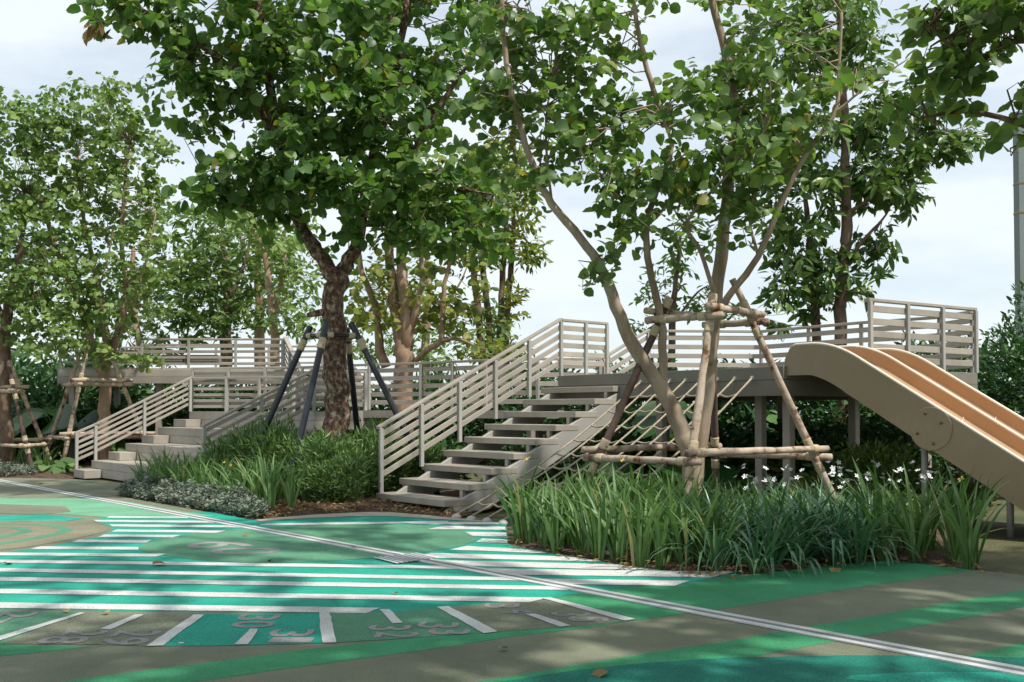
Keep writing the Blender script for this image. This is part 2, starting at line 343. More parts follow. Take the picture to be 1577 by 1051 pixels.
mb = MB(); n = 64
mb.add([(600 * math.cos(2 * math.pi * i / n), 600 * math.sin(2 * math.pi * i / n), -0.03) for i in range(n)], [tuple(range(n))])
ground = mb.build('ground', M['grass_ground']); ground['kind'] = 'structure'
BACK_EDGE = [(-300, 737), (0, 736), (110, 738), (215, 746), (182, 764), (390, 801), (470, 794), (560, 789), (600, 789), (700, 798), (780, 806), (783, 838), (860, 853), (930, 866), (1050, 882), (1160, 885), (1270, 872), (1370, 863), (1490, 877), (1577, 886), (1900, 905)]
pl = gp(*BACK_EDGE) + [Vector((30, 7.0, 0)), Vector((30, -25, 0)), Vector((-40, -25, 0)), Vector((-40, 18.5, 0))]
plaza = sheet('playground_surface', pl, 0.0, M['olive'], None, 'structure')
plaza['label'] = 'olive rubber playground floor painted with teal stripes and a number dial'
PAINT_N = 0
def paint(name, pix, layer, m, smooth=0, closed=True):
    pts = gp(*pix)
    if smooth: pts = catmull(pts, smooth, True)
    fine_pts = []                                # brushed edge: small wobble along the outline
    for i in range(len(pts)):
        a, b = pts[i], pts[(i + 1) % len(pts)]; L = (b - a).length; k = max(1, min(60, int(L / 0.09)))
        for q in range(k):
            p = lerp(a, b, q / k); fine_pts.append(p + Vector((random.uniform(-1, 1), random.uniform(-1, 1), 0)) * min(0.004, L * 0.04))
    pts = fine_pts
    global PAINT_N
    PAINT_N += 1
    return sheet(name, pts, 0.0011 * layer + 0.000012 * PAINT_N, M[m], plaza)
# broad fields
paint('painted_band', [(86, 1051), (60, 1075), (250, 1075), (295, 1051), (450, 1029), (659, 1001), (799, 979.5), (900, 967.5), (1012, 951.5), (979, 955.5), (880, 965), (770, 973), (640, 983), (500, 997), (333, 1019)], 1, 'green')
paint('painted_band', [(842, 922.5), (979, 955.5), (1012, 951.5), (1093, 941), (1269, 913), (1500, 879), (1488, 876.5), (1370, 863.5), (1270, 872.5), (1160, 885.5), (1060, 898.5), (960, 905.5)], 1, 'green')
paint('painted_band', [(729, 1051), (1000, 1006), (1140, 985), (1235, 967), (1577, 909), (1900, 850), (1900, 872), (1577, 935), (1320, 982), (1157, 1012), (1000, 1035), (860, 1056), (700, 1056)], 1, 'green')
paint('painted_band', [(0, 993), (140, 997), (0, 1011), (-200, 1030), (-200, 985)], 1, 'green')
paint('painted_band', [(1400, 1030), (1490, 1010), (1577, 990), (1800, 940), (1800, 1000), (1577, 1030)], 1, 'green')
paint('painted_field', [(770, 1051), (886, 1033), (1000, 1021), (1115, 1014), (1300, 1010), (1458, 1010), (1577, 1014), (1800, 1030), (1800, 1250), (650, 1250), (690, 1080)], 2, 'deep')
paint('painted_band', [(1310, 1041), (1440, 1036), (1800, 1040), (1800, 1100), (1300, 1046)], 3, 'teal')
teal = paint('painted_field', [(-120, 852), (0, 852), (50, 845.5), (113, 834.5), (153, 826.5), (174, 818), (169, 810), (145, 802), (165, 795), (230, 790), (330, 789), (388, 801.5), (470, 794.5), (560, 790), (600, 790), (700, 799), (779, 807), (782, 839), (860, 854), (930, 867), (1050, 883), (1145, 885), (1060, 898), (960, 905), (840, 922.5), (700, 937), (584, 945), (400, 944), (200, 942), (0, 938), (-120, 936)], 1, 'teal')
paint('painted_field', [(-60, 764), (20, 768), (130, 768), (190, 772), (260, 785), (330, 795), (250, 798), (165, 797), (60, 790), (-60, 785)], 2, 'pale_green')
paint('painted_field', [(-60, 776), (40, 778), (100, 780), (110, 789), (60, 793), (-60, 790)], 3, 'olive')
paint('painted_field', [(-100, 796), (70, 793), (130, 799), (80, 806), (-100, 808)], 3, 'teal')
disc_c = [(-140, 806), (0, 803), (100, 803), (150, 809), (165, 817), (130, 827), (60, 840), (0, 848), (-140, 860)]
paint('painted_disc', disc_c, 3, 'tan', 4)
for sc_, off in ((0.74, 0), (0.44, 0)):
    cx, cy = -40, 820
    outer = [(cx + (x - cx) * sc_, cy + (y - cy) * sc_) for x, y in disc_c]; inner = [(cx + (x - cx) * (sc_ - 0.10), cy + (y - cy) * (sc_ - 0.10)) for x, y in disc_c]
    po, pi_ = catmull(gp(*outer), 4, True), catmull(gp(*inner), 4, True); k = len(po)
    me = bpy.data.meshes.new('painted_ring'); me.from_pydata([(p.x, p.y, 0.0047) for p in po] + [(p.x, p.y, 0.0047) for p in pi_], [], [(i, (i + 1) % k, k + (i + 1) % k, k + i) for i in range(k)])
    me.update()
    if me.polygons[0].normal.z < 0: me.flip_normals()
    link_mesh('painted_ring', me, M['sea'], plaza)
paint('painted_disc', [(214, 846), (240, 833), (300, 822), (400, 813), (540, 808), (650, 810), (715, 818), (736, 829), (718, 839), (680, 847), (600, 858), (480, 866), (370, 867), (265, 858)], 3, 'sea', 5)
paint('edge_border', [(392, 801.5), (470, 794.3), (560, 789.4), (600, 789.4), (700, 798.4), (760, 804.5), (700, 802), (600, 795.5), (540, 796), (470, 799), (400, 803.5)], 5, 'border')
# cells of the number dial
BOT = lambda x: np.interp(x, [-100, 0, 140, 230, 350, 500, 640, 770, 880, 978], [990, 992.5, 993, 996, 995, 991.5, 983, 973, 966, 955.5])
TOPB = lambda x: np.interp(x, [-100, 0, 200, 400, 584, 700, 760, 840, 850], [938, 940, 944, 946, 943, 934, 929, 922.5, 922.5])
def cell(x0t, x1t, x0b, x1b, m):
    top = [(x, TOPB(x) + 1) for x in np.linspace(x0t, x1t, 5)]; bot = [(x, BOT(x)) for x in np.linspace(x1b, x0b, 6)]
    paint('dial_cell', top + bot, 2, m)
cell(-80, 122, -80, 0, 'sea'); cell(122, 306, 0, 240, 'olive'); cell(306, 500, 240, 506, 'teal'); cell(500, 680, 506, 757, 'sea'); cell(680, 842, 757, 976, 'olive')
# white stripes (left of the drain), then the wide ones right of it
def stripe(a, b, th, slant=0, slant2=None, layer=4, m='white', name='painted_stripe'):
    (x0, y0), (x1, y1) = a, b; t = th / 2
    s2 = slant if slant2 is None else slant2
    mid = [(x0 + (x1 - x0) * k / 4, y0 + (y1 - y0) * k / 4) for k in (1, 2, 3)]
    paint(name, [(x0 + slant, y0 - t)] + [(x, y - t) for x, y in mid] + [(x1 + s2, y1 - t), (x1 - s2, y1 + t)] + [(x, y + t) for x, y in mid[::-1]] + [(x0 - slant, y0 + t)], layer, m)
for a, b, th, s, s2 in [((-150, 931), (575, 941.5), 8.5, 0, 10), ((-150, 909), (830, 925), 7, 0, 14), ((-150, 890), (868, 907), 6, 0, -6), ((-150, 876), (812, 893), 5.2, 0, -6),
                        ((-150, 863), (708, 875), 4.6, 0, -8), ((-150, 853), (248, 856), 4.4, 0, 8), ((54, 844.5), (213, 845.5), 4.2, 8, 0), ((116, 834), (229, 834.6), 4.0, 7, 4),
                        ((156, 826), (273, 826.6), 3.6, 5, 6), ((176, 818), (340, 819.6), 3.4, 4, 8), ((171, 810), (392, 812), 3.2, -3, 5), ((147, 803), (330, 804.5), 3.0, -3, 0), ((166, 797), (290, 797.6), 2.4, 3, 0)]:
    stripe(a, b, th, s, s2)
for a, b, th, s, s2 in [((404, 808.6), (690, 804.6), 2.8, 8, 0), ((640, 806.3), (768, 806.6), 3.6, 12, 0), ((672, 813), (778, 814.5), 5, 14, 0), ((722, 823), (780, 824), 6, -6, 0), ((738, 833), (781, 834.5), 5.5, 5, 0),
                        ((706, 844.5), (828, 850), 6, 14, -18), ((650, 856), (905, 862), 7, 14, -22), ((690, 868), (985, 875), 8, -10, -30), ((745, 881), (1115, 886), 9, -14, 20), ((822, 896), (1050, 899.5), 8, -18, 12)]:
    stripe(a, b, th, s, s2)
# white ticks of the dial
for q in [[(0, 981), (122, 945), (133, 945), (0, 988), (-30, 996), (-30, 991)], [(155, 970), (208, 948), (222, 948), (170, 971)], [(226, 996.5), (298, 948), (315, 948), (250, 996)], [(361, 994.5), (385, 970), (398, 970), (382, 994)],
          [(491, 943), (507, 943), (518, 991), (496, 991.5)], [(584, 940), (600, 939.5), (620, 960.5), (604, 961.5)], [(672, 936), (690, 935), (767, 974), (745, 977)], [(809, 947), (824, 946.5), (879, 965), (862, 967)],
          [(834, 922.5), (848, 921.5), (979, 955), (962, 957.5)], [(276, 991), (284, 991), (283, 993), (274, 993)]]:
    paint('painted_tick', q, 5, 'white')
# grey numerals, read from the left-hand side of the picture
def numeral(ch, px, py, width_px, depth_px):
    cu = bpy.data.curves.new('numeral', 'FONT'); cu.body = ch; cu.align_x = 'CENTER'; cu.align_y = 'CENTER'; cu.offset = 0.012
    t = bpy.data.objects.new('numeral_text', cu); C.objects.link(t)
    dg = bpy.context.evaluated_depsgraph_get(); me = bpy.data.meshes.new_from_object(t.evaluated_get(dg))
    bpy.data.objects.remove(t); bpy.data.curves.remove(cu)
    co = np.array([v.co[:] for v in me.vertices]); mn, mx = co.min(0), co.max(0); c = (mn + mx) / 2
    g = G(px, py); up = (G(px + width_px / 2, py) - G(px - width_px / 2, py)).length; rd = (G(px, py - depth_px / 2) - G(px, py + depth_px / 2)).length
    for v in me.vertices:
        lx = (v.co.x - c[0]) / (mx[0] - mn[0]) * rd; ly = (v.co.y - c[1]) / (mx[1] - mn[1]) * up
        v.co = (g.x + ly, g.y - lx, 0.0050)
    me.update(); me.materials.clear()
    o = link_mesh('numeral', me, M['grey'], plaza); o['label'] = 'grey painted digit %s lying on its side' % ch
for ch, x, y, w, d in [('2', 26, 948, 56, 9), ('7', -8, 957, 40, 8), ('2', 130, 976, 66, 9), ('8', 98, 987, 74, 10), ('2', 210, 977, 70, 9), ('9', 192, 989, 72, 10), ('3', 398, 952, 64, 9), ('0', 390, 963, 65, 10), ('3', 449, 976, 67, 11), ('1', 449, 987, 66, 8),
                       ('3', 600, 968, 66, 8), ('2', 611, 979, 67, 9), ('3', 675, 964, 64, 9), ('3', 692, 974, 65, 9), ('3', 773, 934, 56, 7), ('4', 800, 943, 56, 6), ('3', 879, 947, 62, 6), ('5', 906, 955, 62, 7), ('6', 342, 840, 104, 9), ('0', 378, 849.5, 106, 10)]:
    numeral(ch, x, y, w, d)

# linear drain with a square grate
dr0 = G(-160, 716) ; drA, drB = G(0, 741), G(1577, 1037)
dd = (drB - drA).normalized(); p0 = drA - dd * 4; p1 = drB + dd * 8; sd = Vector((-dd.y, dd.x, 0))
drain = thing('drain_channel', 'long straight drain with two pale edge strips crossing the painted floor', 'drain', p0)
for s in (-1, 1):
    q = sd * (0.052 * s); L = (p1 - p0).length; nseg = int(L / 2.0)
    for i in range(nseg):
        a = p0 + dd * (i * L / nseg + 0.003); b = p0 + dd * ((i + 1) * L / nseg - 0.003)
        MB().beam(a + q + Z * 0.011, b + q + Z * 0.011, 0.052, 0.008).build('edge_strip', M['drain'], drain)
MB().beam(p0 + Z * 0.0085, p1 + Z * 0.0085, 0.054, 0.006).build('slot', M['drain_slot'], drain)
gq = [G(577, 861), G(640, 854.5), G(672, 862), G(612, 870)]
grate = thing('drain_grate', 'square metal grate of thin bars set beside the drain', 'grate', (gq[0] + gq[2]) / 2)
for i in range(9):
    t = i / 8; MB().beam(lerp(gq[0], gq[1], t) + Z * 0.017, lerp(gq[3], gq[2], t) + Z * 0.017, 0.022, 0.005).build('bar', M['drain'], grate)
MB().prism([p + Z * 0.009 for p in gq], [p + Z * 0.0122 for p in gq]).build('frame', M['drain_slot'], grate)

# planting beds: low mounds of mulch
def in_poly(x, y, poly):
    c = False; j = len(poly) - 1
    for i in range(len(poly)):
        xi, yi, xj, yj = poly[i][0], poly[i][1], poly[j][0], poly[j][1]
        if (yi > y) != (yj > y) and x < (xj - xi) * (y - yi) / (yj - yi) + xi: c = not c
        j = i
    return c
def edge_dist(x, y, poly):
    best = 1e9
    for i in range(len(poly)):
        a, b = poly[i - 1], poly[i]; ax, ay, bx, by = a[0], a[1], b[0], b[1]
        t = max(0, min(1, ((x - ax) * (bx - ax) + (y - ay) * (by - ay)) / max(1e-9, (bx - ax) ** 2 + (by - ay) ** 2)))
        best = min(best, math.hypot(x - ax - t * (bx - ax), y - ay - t * (by - ay)))
    return best
def bed(name, poly, m, height=0.08, cell=0.22):
    import bmesh
    bm = bmesh.new(); vs = [bm.verts.new((p[0], p[1], 0)) for p in poly]; f = bm.faces.new(vs)
    xs = [p[0] for p in poly]; ys = [p[1] for p in poly]
    for axis, lo, hi in ((0, min(xs), max(xs)), (1, min(ys), max(ys))):
        k = lo + cell
        while k < hi:
            co = (k, 0, 0) if axis == 0 else (0, k, 0); no = (1, 0, 0) if axis == 0 else (0, 1, 0)
            bmesh.ops.bisect_plane(bm, geom=bm.verts[:] + bm.edges[:] + bm.faces[:], plane_co=co, plane_no=no); k += cell
    for v in bm.verts:
        e = edge_dist(v.co.x, v.co.y, poly)
        v.co.z = -0.012 + min(1, e / 0.5) * height + (random.uniform(0, 0.035) if e > 0.02 else 0)
    bmesh.ops.triangulate(bm, faces=bm.faces[:])
    bm.normal_update()
    if sum(fc.normal.z for fc in bm.faces) < 0: bmesh.ops.reverse_faces(bm, faces=bm.faces[:])
    me = bpy.data.meshes.new(name); bm.to_mesh(me); bm.free()
    o = link_mesh(name, me, m, smooth=True); o['kind'] = 'structure'; return o
bedL = [p for p in gp((216, 745.5), (183, 763), (390, 800), (470, 793), (560, 788), (600, 788), (700, 797))] + [Vector((-0.2, 13.0, 0)), Vector((0.6, 14.6, 0)), Vector((-0.6, 16.2, 0)), Vector((-3.4, 16.4, 0)), Vector((-4.6, 15.4, 0))]
bed('planting_bed', bedL, M['mulch'])
bedR = gp((784, 838), (860, 852.5), (930, 865.5), (1050, 881.5), (1160, 884.5), (1270, 871.5), (1370, 862.5), (1492, 876)) + [Vector((4.3, 9.2, 0)), Vector((5.4, 11.6, 0)), Vector((3.9, 12.4, 0)), Vector((2.0, 12.3, 0)), Vector((0.2, 10.3, 0))]
bed('planting_bed', bedR, M['mulch'])
bedF = [Vector((-16, 18.8, 0)), G(-120, 736), G(0, 735), G(108, 737), Vector((-8.3, 19.8, 0)), Vector((-7.4, 22, 0)), Vector((-16, 24, 0))]
bed('planting_bed', bedF, M['mulch'])

# ------------------------------------------------------------------ railings and decks
def railing(parent, path, height, n_slats=5, post_gap=1.0, ends=(True, True), slat_top=0.10, pitch=0.135, name='railing', first_post=None, mats=('deck', 'steel'), slat_h=0.08, cap_w=0.09, cap_h=0.042):
    r = node(name, parent)
    path = [Vector(p) for p in path]
    for i in range(len(path) - 1):
        a, b = path[i], path[i + 1]; d = (b - a); L = Vector((d.x, d.y, 0)).length; hd = Vector((d.x, d.y, 0)).normalized()
        e = hd * 0.03
        slope = d.z / max(L, 1e-6); up = lambda v: Vector((v.x, v.y, 0)).length * slope
        A = a - e - Z * (0.03 * slope); B = b + e + Z * (0.03 * slope)
        MB().beam(A + Z * height, B + Z * height, cap_w, cap_h).build('handrail', M[mats[0]], r, bevel=0.005)
        for k in range(n_slats):
            zt = height - slat_top - pitch * k
            MB().beam(a + Z * zt, b + Z * zt, 0.026, slat_h).build('slat', M[mats[0]], r, bevel=0.004)
        np_ = max(1, round(L / post_gap)); off = Vector((hd.y, -hd.x, 0)) * 0.036
        for k in range(np_ + 1):
            if k == 0 and i > 0: continue
            if k == 0 and not ends[0]: continue
            if k == np_ and i == len(path) - 2 and not ends[1]: continue
            p = lerp(a, b, k / np_)
            MB().post(p + off, height - cap_h - 0.002, 0.055, hd, 0.045).build('post', M[mats[1]], r, bevel=0.004)
    return r

# centre staircase
L1 = Vector((-1.81, 13.26, 0)); STEP = 0.37; RISE = 0.18; Z1 = 0.17; SW = 1.52
stair = thing('staircase', 'open staircase of taupe planks with slatted left railing and slanted steel stringer', 'staircase', L1)
def SP(t, s, z): return L1 + T_ * t + R_ * s + Z * z
for n_ in range(9):
    z = Z1 + RISE * n_; s = STEP * n_
    MB().prism([SP(0, s, z - 0.082), SP(SW, s, z - 0.082), SP(SW, s + 0.43, z - 0.082), SP(0, s + 0.43, z - 0.082)], [SP(0, s, z), SP(SW, s, z), SP(SW, s + 0.43, z), SP(0, s + 0.43, z)]).build('step', M['deck'], stair, bevel=0.006)
    if n_ > 0:
        for t in (0.10, SW - 0.16):
            MB().post(SP(t, s + 0.035, z - 0.18), 0.098, 0.06, T_, 0.05).build('riser_block', M['deck'], stair)
m = RISE / STEP
for t, th, nm in ((SW - 0.02, 0.06, 'outer'), (0.16, 0.06, 'inner')):
    s_end = 9 * STEP + 0.15
    lo = lambda s: max(0.0, Z1 + m * s - 0.42); hi = lambda s: Z1 + m * s - 0.09
    if t > 1: lo = lambda s: max(0.0, Z1 + m * (s) - 0.49); hi = lambda s: Z1 + m * s - 0.145; s_end = 9 * STEP - 0.1
    ss = [0.05, 0.3, 0.7, s_end] if t > 1 else [0.0, 0.3, 0.6, s_end]
    mbs = MB()
    prof = [(s, max(0.0, hi(s))) for s in ss] + [(s, lo(s)) for s in ss[::-1]]
    tt = t - (0.045 if t > 1 else 0)
    mbs.prism([SP(tt, s, z) for s, z in prof], [SP(tt + th, s, z) for s, z in prof])
    mbs.build('stringer', M['steel'], stair, bevel=0.004)
top_s = 9 * STEP
railing(stair, [SP(0.03, 0.04, Z1), SP(0.03, top_s, Z1 + RISE * 9 )], 0.90, post_gap=0.72, ends=(True, True))
railing(stair, [SP(0.03, top_s + 0.06, Z1 + RISE * 9), SP(0.03, top_s + 1.02, Z1 + RISE * 9)], 0.90, post_gap=0.45, ends=(False, True))

# upper platform on the right
PZ = 1.79
F0 = Vector((0.74, 15.22, 0)); F1 = Vector((3.25, 11.95, 0)); BR = Vector((6.55, 14.1, 0))
BK = [Vector((6.42, 15.0, 0)), Vector((5.57, 15.9, 0)), Vector((4.4, 17.66, 0)), Vector((2.42, 17.5, 0)), Vector((1.62, 16.45, 0))]
plat = thing('raised_platform', 'raised taupe platform behind the near tree carrying the slide and climbing net', 'platform', F1)
poly = [F0, F1, BR] + BK
MB().prism([p + Z * (PZ - 0.05) for p in poly], [p + Z * PZ for p in poly]).build('deck', M['deck'], plat)
def fascia(a, b, z0, hs, parent, th=0.05, m='fascia'):
    d = (b - a).normalized(); o = Vector((d.y, -d.x, 0)) * (th / 2 + 0.003)
    z = z0
    for h in hs:
        MB().beam(a + o + Z * z, b + o + Z * z, th, h - 0.004).build('fascia_board', M[m], parent, bevel=0.004); z -= h
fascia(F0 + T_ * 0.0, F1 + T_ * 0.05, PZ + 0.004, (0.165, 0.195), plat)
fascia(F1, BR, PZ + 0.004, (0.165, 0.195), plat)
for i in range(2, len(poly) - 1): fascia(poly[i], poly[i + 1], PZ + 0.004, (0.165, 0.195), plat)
for p in [D(1171, 600, 12.9), D(1214, 600, 12.35), Vector((5.9, 14.2, 0)), Vector((4.5, 16.6, 0)), Vector((1.6, 15.6, 0)), Vector((2.6, 16.9, 0)), Vector((4.6, 13.4, 0)), Vector((2.1, 14.0, 0))]:
    MB().post(Vector((p.x, p.y, -0.03)), PZ - 0.02, 0.11, T_, 0.11).build('support_post', M['deck'], plat, bevel=0.006)
for k in range(7):                                   # joists under the deck
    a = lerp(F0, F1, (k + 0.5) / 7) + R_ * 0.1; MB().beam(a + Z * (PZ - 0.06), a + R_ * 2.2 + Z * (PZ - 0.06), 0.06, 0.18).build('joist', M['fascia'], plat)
RB = Vector((4.62, 12.88, 0))
railing(plat, [RB + Z * PZ, BR + Z * PZ], 0.93, post_gap=0.85, pitch=0.165, slat_h=0.085, slat_top=0.09)
railing(plat, [BR + Z * PZ + Vector((0, 0.1, 0)), BK[0] + Z * PZ, BK[1] + Z * PZ, BK[2] + Z * PZ, BK[3] + Z * PZ], 0.90, post_gap=1.0, pitch=0.16)

# curved walkway behind, one step level lower
WZ = 1.28
wp = [Vector((-6.6, 20.6, WZ)), Vector((-4.2, 20.0, WZ)), Vector((-2.69, 18.9, WZ)), Vector((-1.66, 18.3, WZ)), Vector((-0.43, 17.3, WZ)), Vector((0.45, 16.85, WZ)), Vector((1.5, 16.95, WZ))]
walk = thing('raised_walkway', 'low curved walkway with slatted rail linking the two staircases', 'walkway', Vector((-2.69, 18.9, 0)))
railing(walk, wp, 0.88, post_gap=0.95, pitch=0.15)
front = [Vector((-3.0, 17.35, WZ)), Vector((-1.9, 16.9, WZ)), Vector((-0.8, 16.2, WZ)), Vector((0.3, 15.75, WZ)), Vector((1.2, 16.1, WZ))]
back = wp[2:]
pw = [Vector((p.x, p.y, 0)) for p in front] + [Vector((p.x, p.y + 0.1, 0)) for p in back[::-1]]
MB().prism([p + Z * (WZ - 0.14) for p in pw], [p + Z * (WZ - 0.01) for p in pw]).build('deck', M['deck'], walk)
for p in (front[1], front[3], back[1], back[3]): MB().post(Vector((p.x, p.y + 0.1 if p in front else p.y - 0.05, -0.03)), WZ - 0.1, 0.1, T_, 0.1).build('support_post', M['deck'], walk)
rp = railing(walk, [Vector((1.56, 17.0, WZ)), Vector((2.38, 17.5, PZ))], 0.90, post_gap=0.9, pitch=0.16, name='stair_rail')
for k in range(3):
    a = lerp(Vector((1.56, 16.9, 0)), Vector((2.38, 17.4, 0)), k / 3); z = WZ + (k + 1) * 0.13
    MB().beam(a + Z * z + Vector((0.3, -0.5, 0)), a + Z * z + Vector((-0.05, 0.05, 0)), 0.34, 0.06).build('step', M['deck'], walk)

# wide seat steps on the left
A0 = Vector((-8.35, 19.0, 0)); LR = 0.156; LS = 0.322
seat = thing('staircase', 'wide block steps on the left with half blocks and two slatted railings', 'staircase', A0)
def LP(t, s, z): return A0 + T_ * t + R_ * s + Z * z
def block(t0, t1, s0, s1, z0, z1, name='block'):
    MB().prism([LP(t0, s0, z0), LP(t1, s0, z0), LP(t1, s1, z0), LP(t0, s1, z0)], [LP(t0, s0, z1), LP(t1, s0, z1), LP(t1, s1, z1), LP(t0, s1, z1)]).build(name, M['deck'], seat, bevel=0.005)
for k in range(8):
    z1 = LR * (k + 1); s0 = LS * k
    if k % 2 == 0: block(0.0, 0.62, s0, s0 + LS - 0.004, (z1 - LR + 0.003) if k else 0.0, z1, 'half_block')
    else:
        sb = s0 + (2 * LS + 0.02 if k < 7 else 2.2)
        for lay in (0, 1):
            for t0, t1 in ((0, 1.8), (1.804, 3.5), (3.504, 5.15)):
                block(t0, t1, s0 + 0.003 * lay, sb, z1 - LR * (2 - lay) + 0.003, z1 - LR * (1 - lay), 'board')
railing(seat, [LP(0.03, 0.03, LR * 1), LP(0.03, 0.38, LR * 2), LP(0.03, LS * 7 , LR * 8)], 0.71, post_gap=0.75, pitch=0.108, slat_h=0.055, slat_top=0.085)
railing(seat, [LP(0.03, LS * 7 + 0.08, LR * 8), LP(0.6, LS * 7 + 0.55, LR * 8), Vector((-4.3, 19.7, LR * 8))], 0.71, post_gap=1.0, pitch=0.12, slat_h=0.055, slat_top=0.1, ends=(False, True))
railing(seat, [LP(5.1, 0.36, LR * 2.2), LP(5.1, LS * 7, LR * 8), LP(5.1, LS * 7 + 1.0, LR * 8)], 0.71, post_gap=0.8, pitch=0.12, slat_h=0.06, slat_top=0.085)

# elevated deck far left with ramp
EZ = 2.17
e0, e1 = Vector((-10.0, 22.0, 0)), Vector((-5.05, 22.0, 0))
elev = thing('raised_platform', 'high taupe deck on posts behind the left steps with bench boards and slatted rail', 'platform', e0)
ep = [e0, e1, Vector((-4.6, 24.5, 0)), Vector((-10.0, 25.0, 0))]
MB().prism([p + Z * (EZ - 0.06) for p in ep], [p + Z * EZ for p in ep]).build('deck', M['deck'], elev)
fascia(e0, e1, EZ + 0.003, (0.15, 0.16), elev, m='deck'); fascia(ep[3], e0, EZ + 0.003, (0.15, 0.16), elev, m='deck')
railing(elev, [Vector((-8.2, 22.05, EZ)), Vector((-5.08, 22.05, EZ))], 0.70, post_gap=1.0, pitch=0.14, slat_h=0.05, slat_top=0.12, n_slats=4)
railing(elev, [Vector((-10.0, 22.05, EZ - 0.25)), Vector((-8.25, 22.05, EZ - 0.25))], 0.70, post_gap=0.9, pitch=0.14, slat_h=0.05, slat_top=0.12, n_slats=3, name='low_railing')
railing(elev, [Vector((-10, 24.9, EZ)), Vector((-4.65, 24.4, EZ))], 0.70, post_gap=1.2, pitch=0.14, slat_h=0.05, slat_top=0.12, n_slats=4)
for k in range(2): MB().beam(Vector((-8.05 + k * 0.75, 22.3, EZ + 0.34)), Vector((-7.32 + k * 0.75, 22.3, EZ + 0.34)), 0.4, 0.18).build('bench_board', M['fascia'], elev, bevel=0.005)
railing(elev, [Vector((-5.0, 21.95, EZ)), Vector((-4.25, 20.3, WZ))], 0.72, post_gap=0.6, pitch=0.12, slat_h=0.055, n_slats=5, slat_top=0.09, name='stair_rail')
railing(elev, [Vector((-4.1, 23.0, EZ)), Vector((-3.2, 21.0, WZ))], 0.72, post_gap=0.6, pitch=0.12, slat_h=0.055, n_slats=5, slat_top=0.09, name='stair_rail')
for k in range(5):
    a = lerp(Vector((-5.0, 21.9, 0)), Vector((-4.25, 20.4, 0)), (k + 0.5) / 5); z = EZ - (k + 1) * (EZ - WZ) / 6
    MB().beam(a + Z * z, a + Z * z + Vector((0.95, 0.45, 0)), 0.34, 0.07).build('step', M['deck'], elev)
for x, y in ((-9.8, 22.2), (-7.9, 22.3), (-6.3, 22.3), (-5.2, 22.3), (-9.8, 24.7), (-5.2, 24.3)):
    MB().post(Vector((x, y, -0.03)), EZ - 0.02, 0.12, (1, 0, 0), 0.12).build('support_post', M['deck'], elev)

# ------------------------------------------------------------------ double slide
S0 = F1 + T_ * 0.03
slide = thing('double_slide', 'tan plastic double slide running down from the platform to the right', 'slide', S0)
SL = math.tan(math.radians(31.8))
def ztop(s):
    z_flat = 2.04; s1 = 0.65; k = 0.30
    x = s - s1
    drop = 0 if x < -k else ((x + k) ** 2 / (4 * k) * SL if x < k else x * SL)
    z = z_flat - drop
    s2 = 3.65
    if s > s2 - 0.5:                                # run-out at the foot
        zb = z_flat - (s2 - 0.5 - s1) * SL; u = (s - (s2 - 0.5)); z = zb - SL * (u - u * u / 2.0 * (1 if u < 1 else 1)) if u < 1 else zb - SL * 0.5
    return z
S_END = 4.5
ss = [0.0 + i * 0.075 for i in range(int(S_END / 0.075) + 1)]
def corner(s): return max(0.0, 0.17 - math.sqrt(max(0, 0.17 ** 2 - (0.17 - min(s, 0.17)) ** 2)))
def slide_wall(w, th, nm, mm):
    top = [S0 + T_ * s + R_ * w + Z * (ztop(s) - corner(s)) for s in ss]
    bot = [S0 + T_ * s + R_ * w + Z * max(0.02, (min(ztop(s) - 0.36 - 0.12 * min(1, max(0, (s - 0.35) / 0.5)), 9))) for s in ss]
    o = R_ * th; mb = MB(); n = len(ss)
    mb.v = [tuple(p) for p in top + bot] + [tuple(p + o) for p in top + bot]
    for i in range(n - 1):
        mb.f += [(i, n + i, n + i + 1, i + 1), (2 * n + i, 2 * n + i + 1, 3 * n + i + 1, 3 * n + i), (i, i + 1, 2 * n + i + 1, 2 * n + i), (n + i, 3 * n + i, 3 * n + i + 1, n + i + 1)]
    mb.f += [(0, 2 * n, 3 * n, n), (n - 1, 2 * n - 1, 4 * n - 1, 3 * n - 1)]
    wo = mb.build(nm, M[mm], slide)
    rim = MB().tube([p + o * 0.5 + Z * 0.004 for p in top[1:]], 0.02, 8).build('rim', M['slide_rim'], wo, smooth=True)
    return wo
LANE = 0.80
slide_wall(0.0, 0.035, 'side_wall', 'slide_shaded'); slide_wall(LANE, 0.05, 'divider', 'slide_lit'); slide_wall(2 * LANE + 0.015, 0.035, 'side_wall', 'slide_lit')
for w0 in (0.036, LANE + 0.051):                    # beds, slightly dished
    mb = MB(); wn_ = 9; wdt = LANE - 0.037
    for s in ss:
        for j in range(wn_):
            u = j / (wn_ - 1); dish = 0.20 * (abs(2 * u - 1) ** 9)
            mb.v.append(tuple(S0 + T_ * s + R_ * (w0 + wdt * u) + Z * (max(0.06, ztop(s) - 0.27) + dish * 0.6 - 0.0)))
    for i in range(len(ss) - 1):
        for j in range(wn_ - 1): mb.f.append((i * wn_ + j, i * wn_ + j + 1, (i + 1) * wn_ + j + 1, (i + 1) * wn_ + j))
    b = mb.build('slide_bed', M['slide_lit'], slide, smooth=True)
    for sj in (1.78, 3.0):                          # moulding joints across the bed
        js = MB().tube([S0 + T_ * sj + R_ * (w0 + wdt * j / 8) + Z * (ztop(sj) - 0.266 + 0.20 * abs(2 * j / 8 - 1) ** 9 * 0.6) for j in range(9)], 0.006, 5)
        js.build('seam', M['slide_rim'], b)
dc = S0 + T_ * 1.80 - R_ * 0.0; dz = 1.066
mbd = MB(); nd = 36
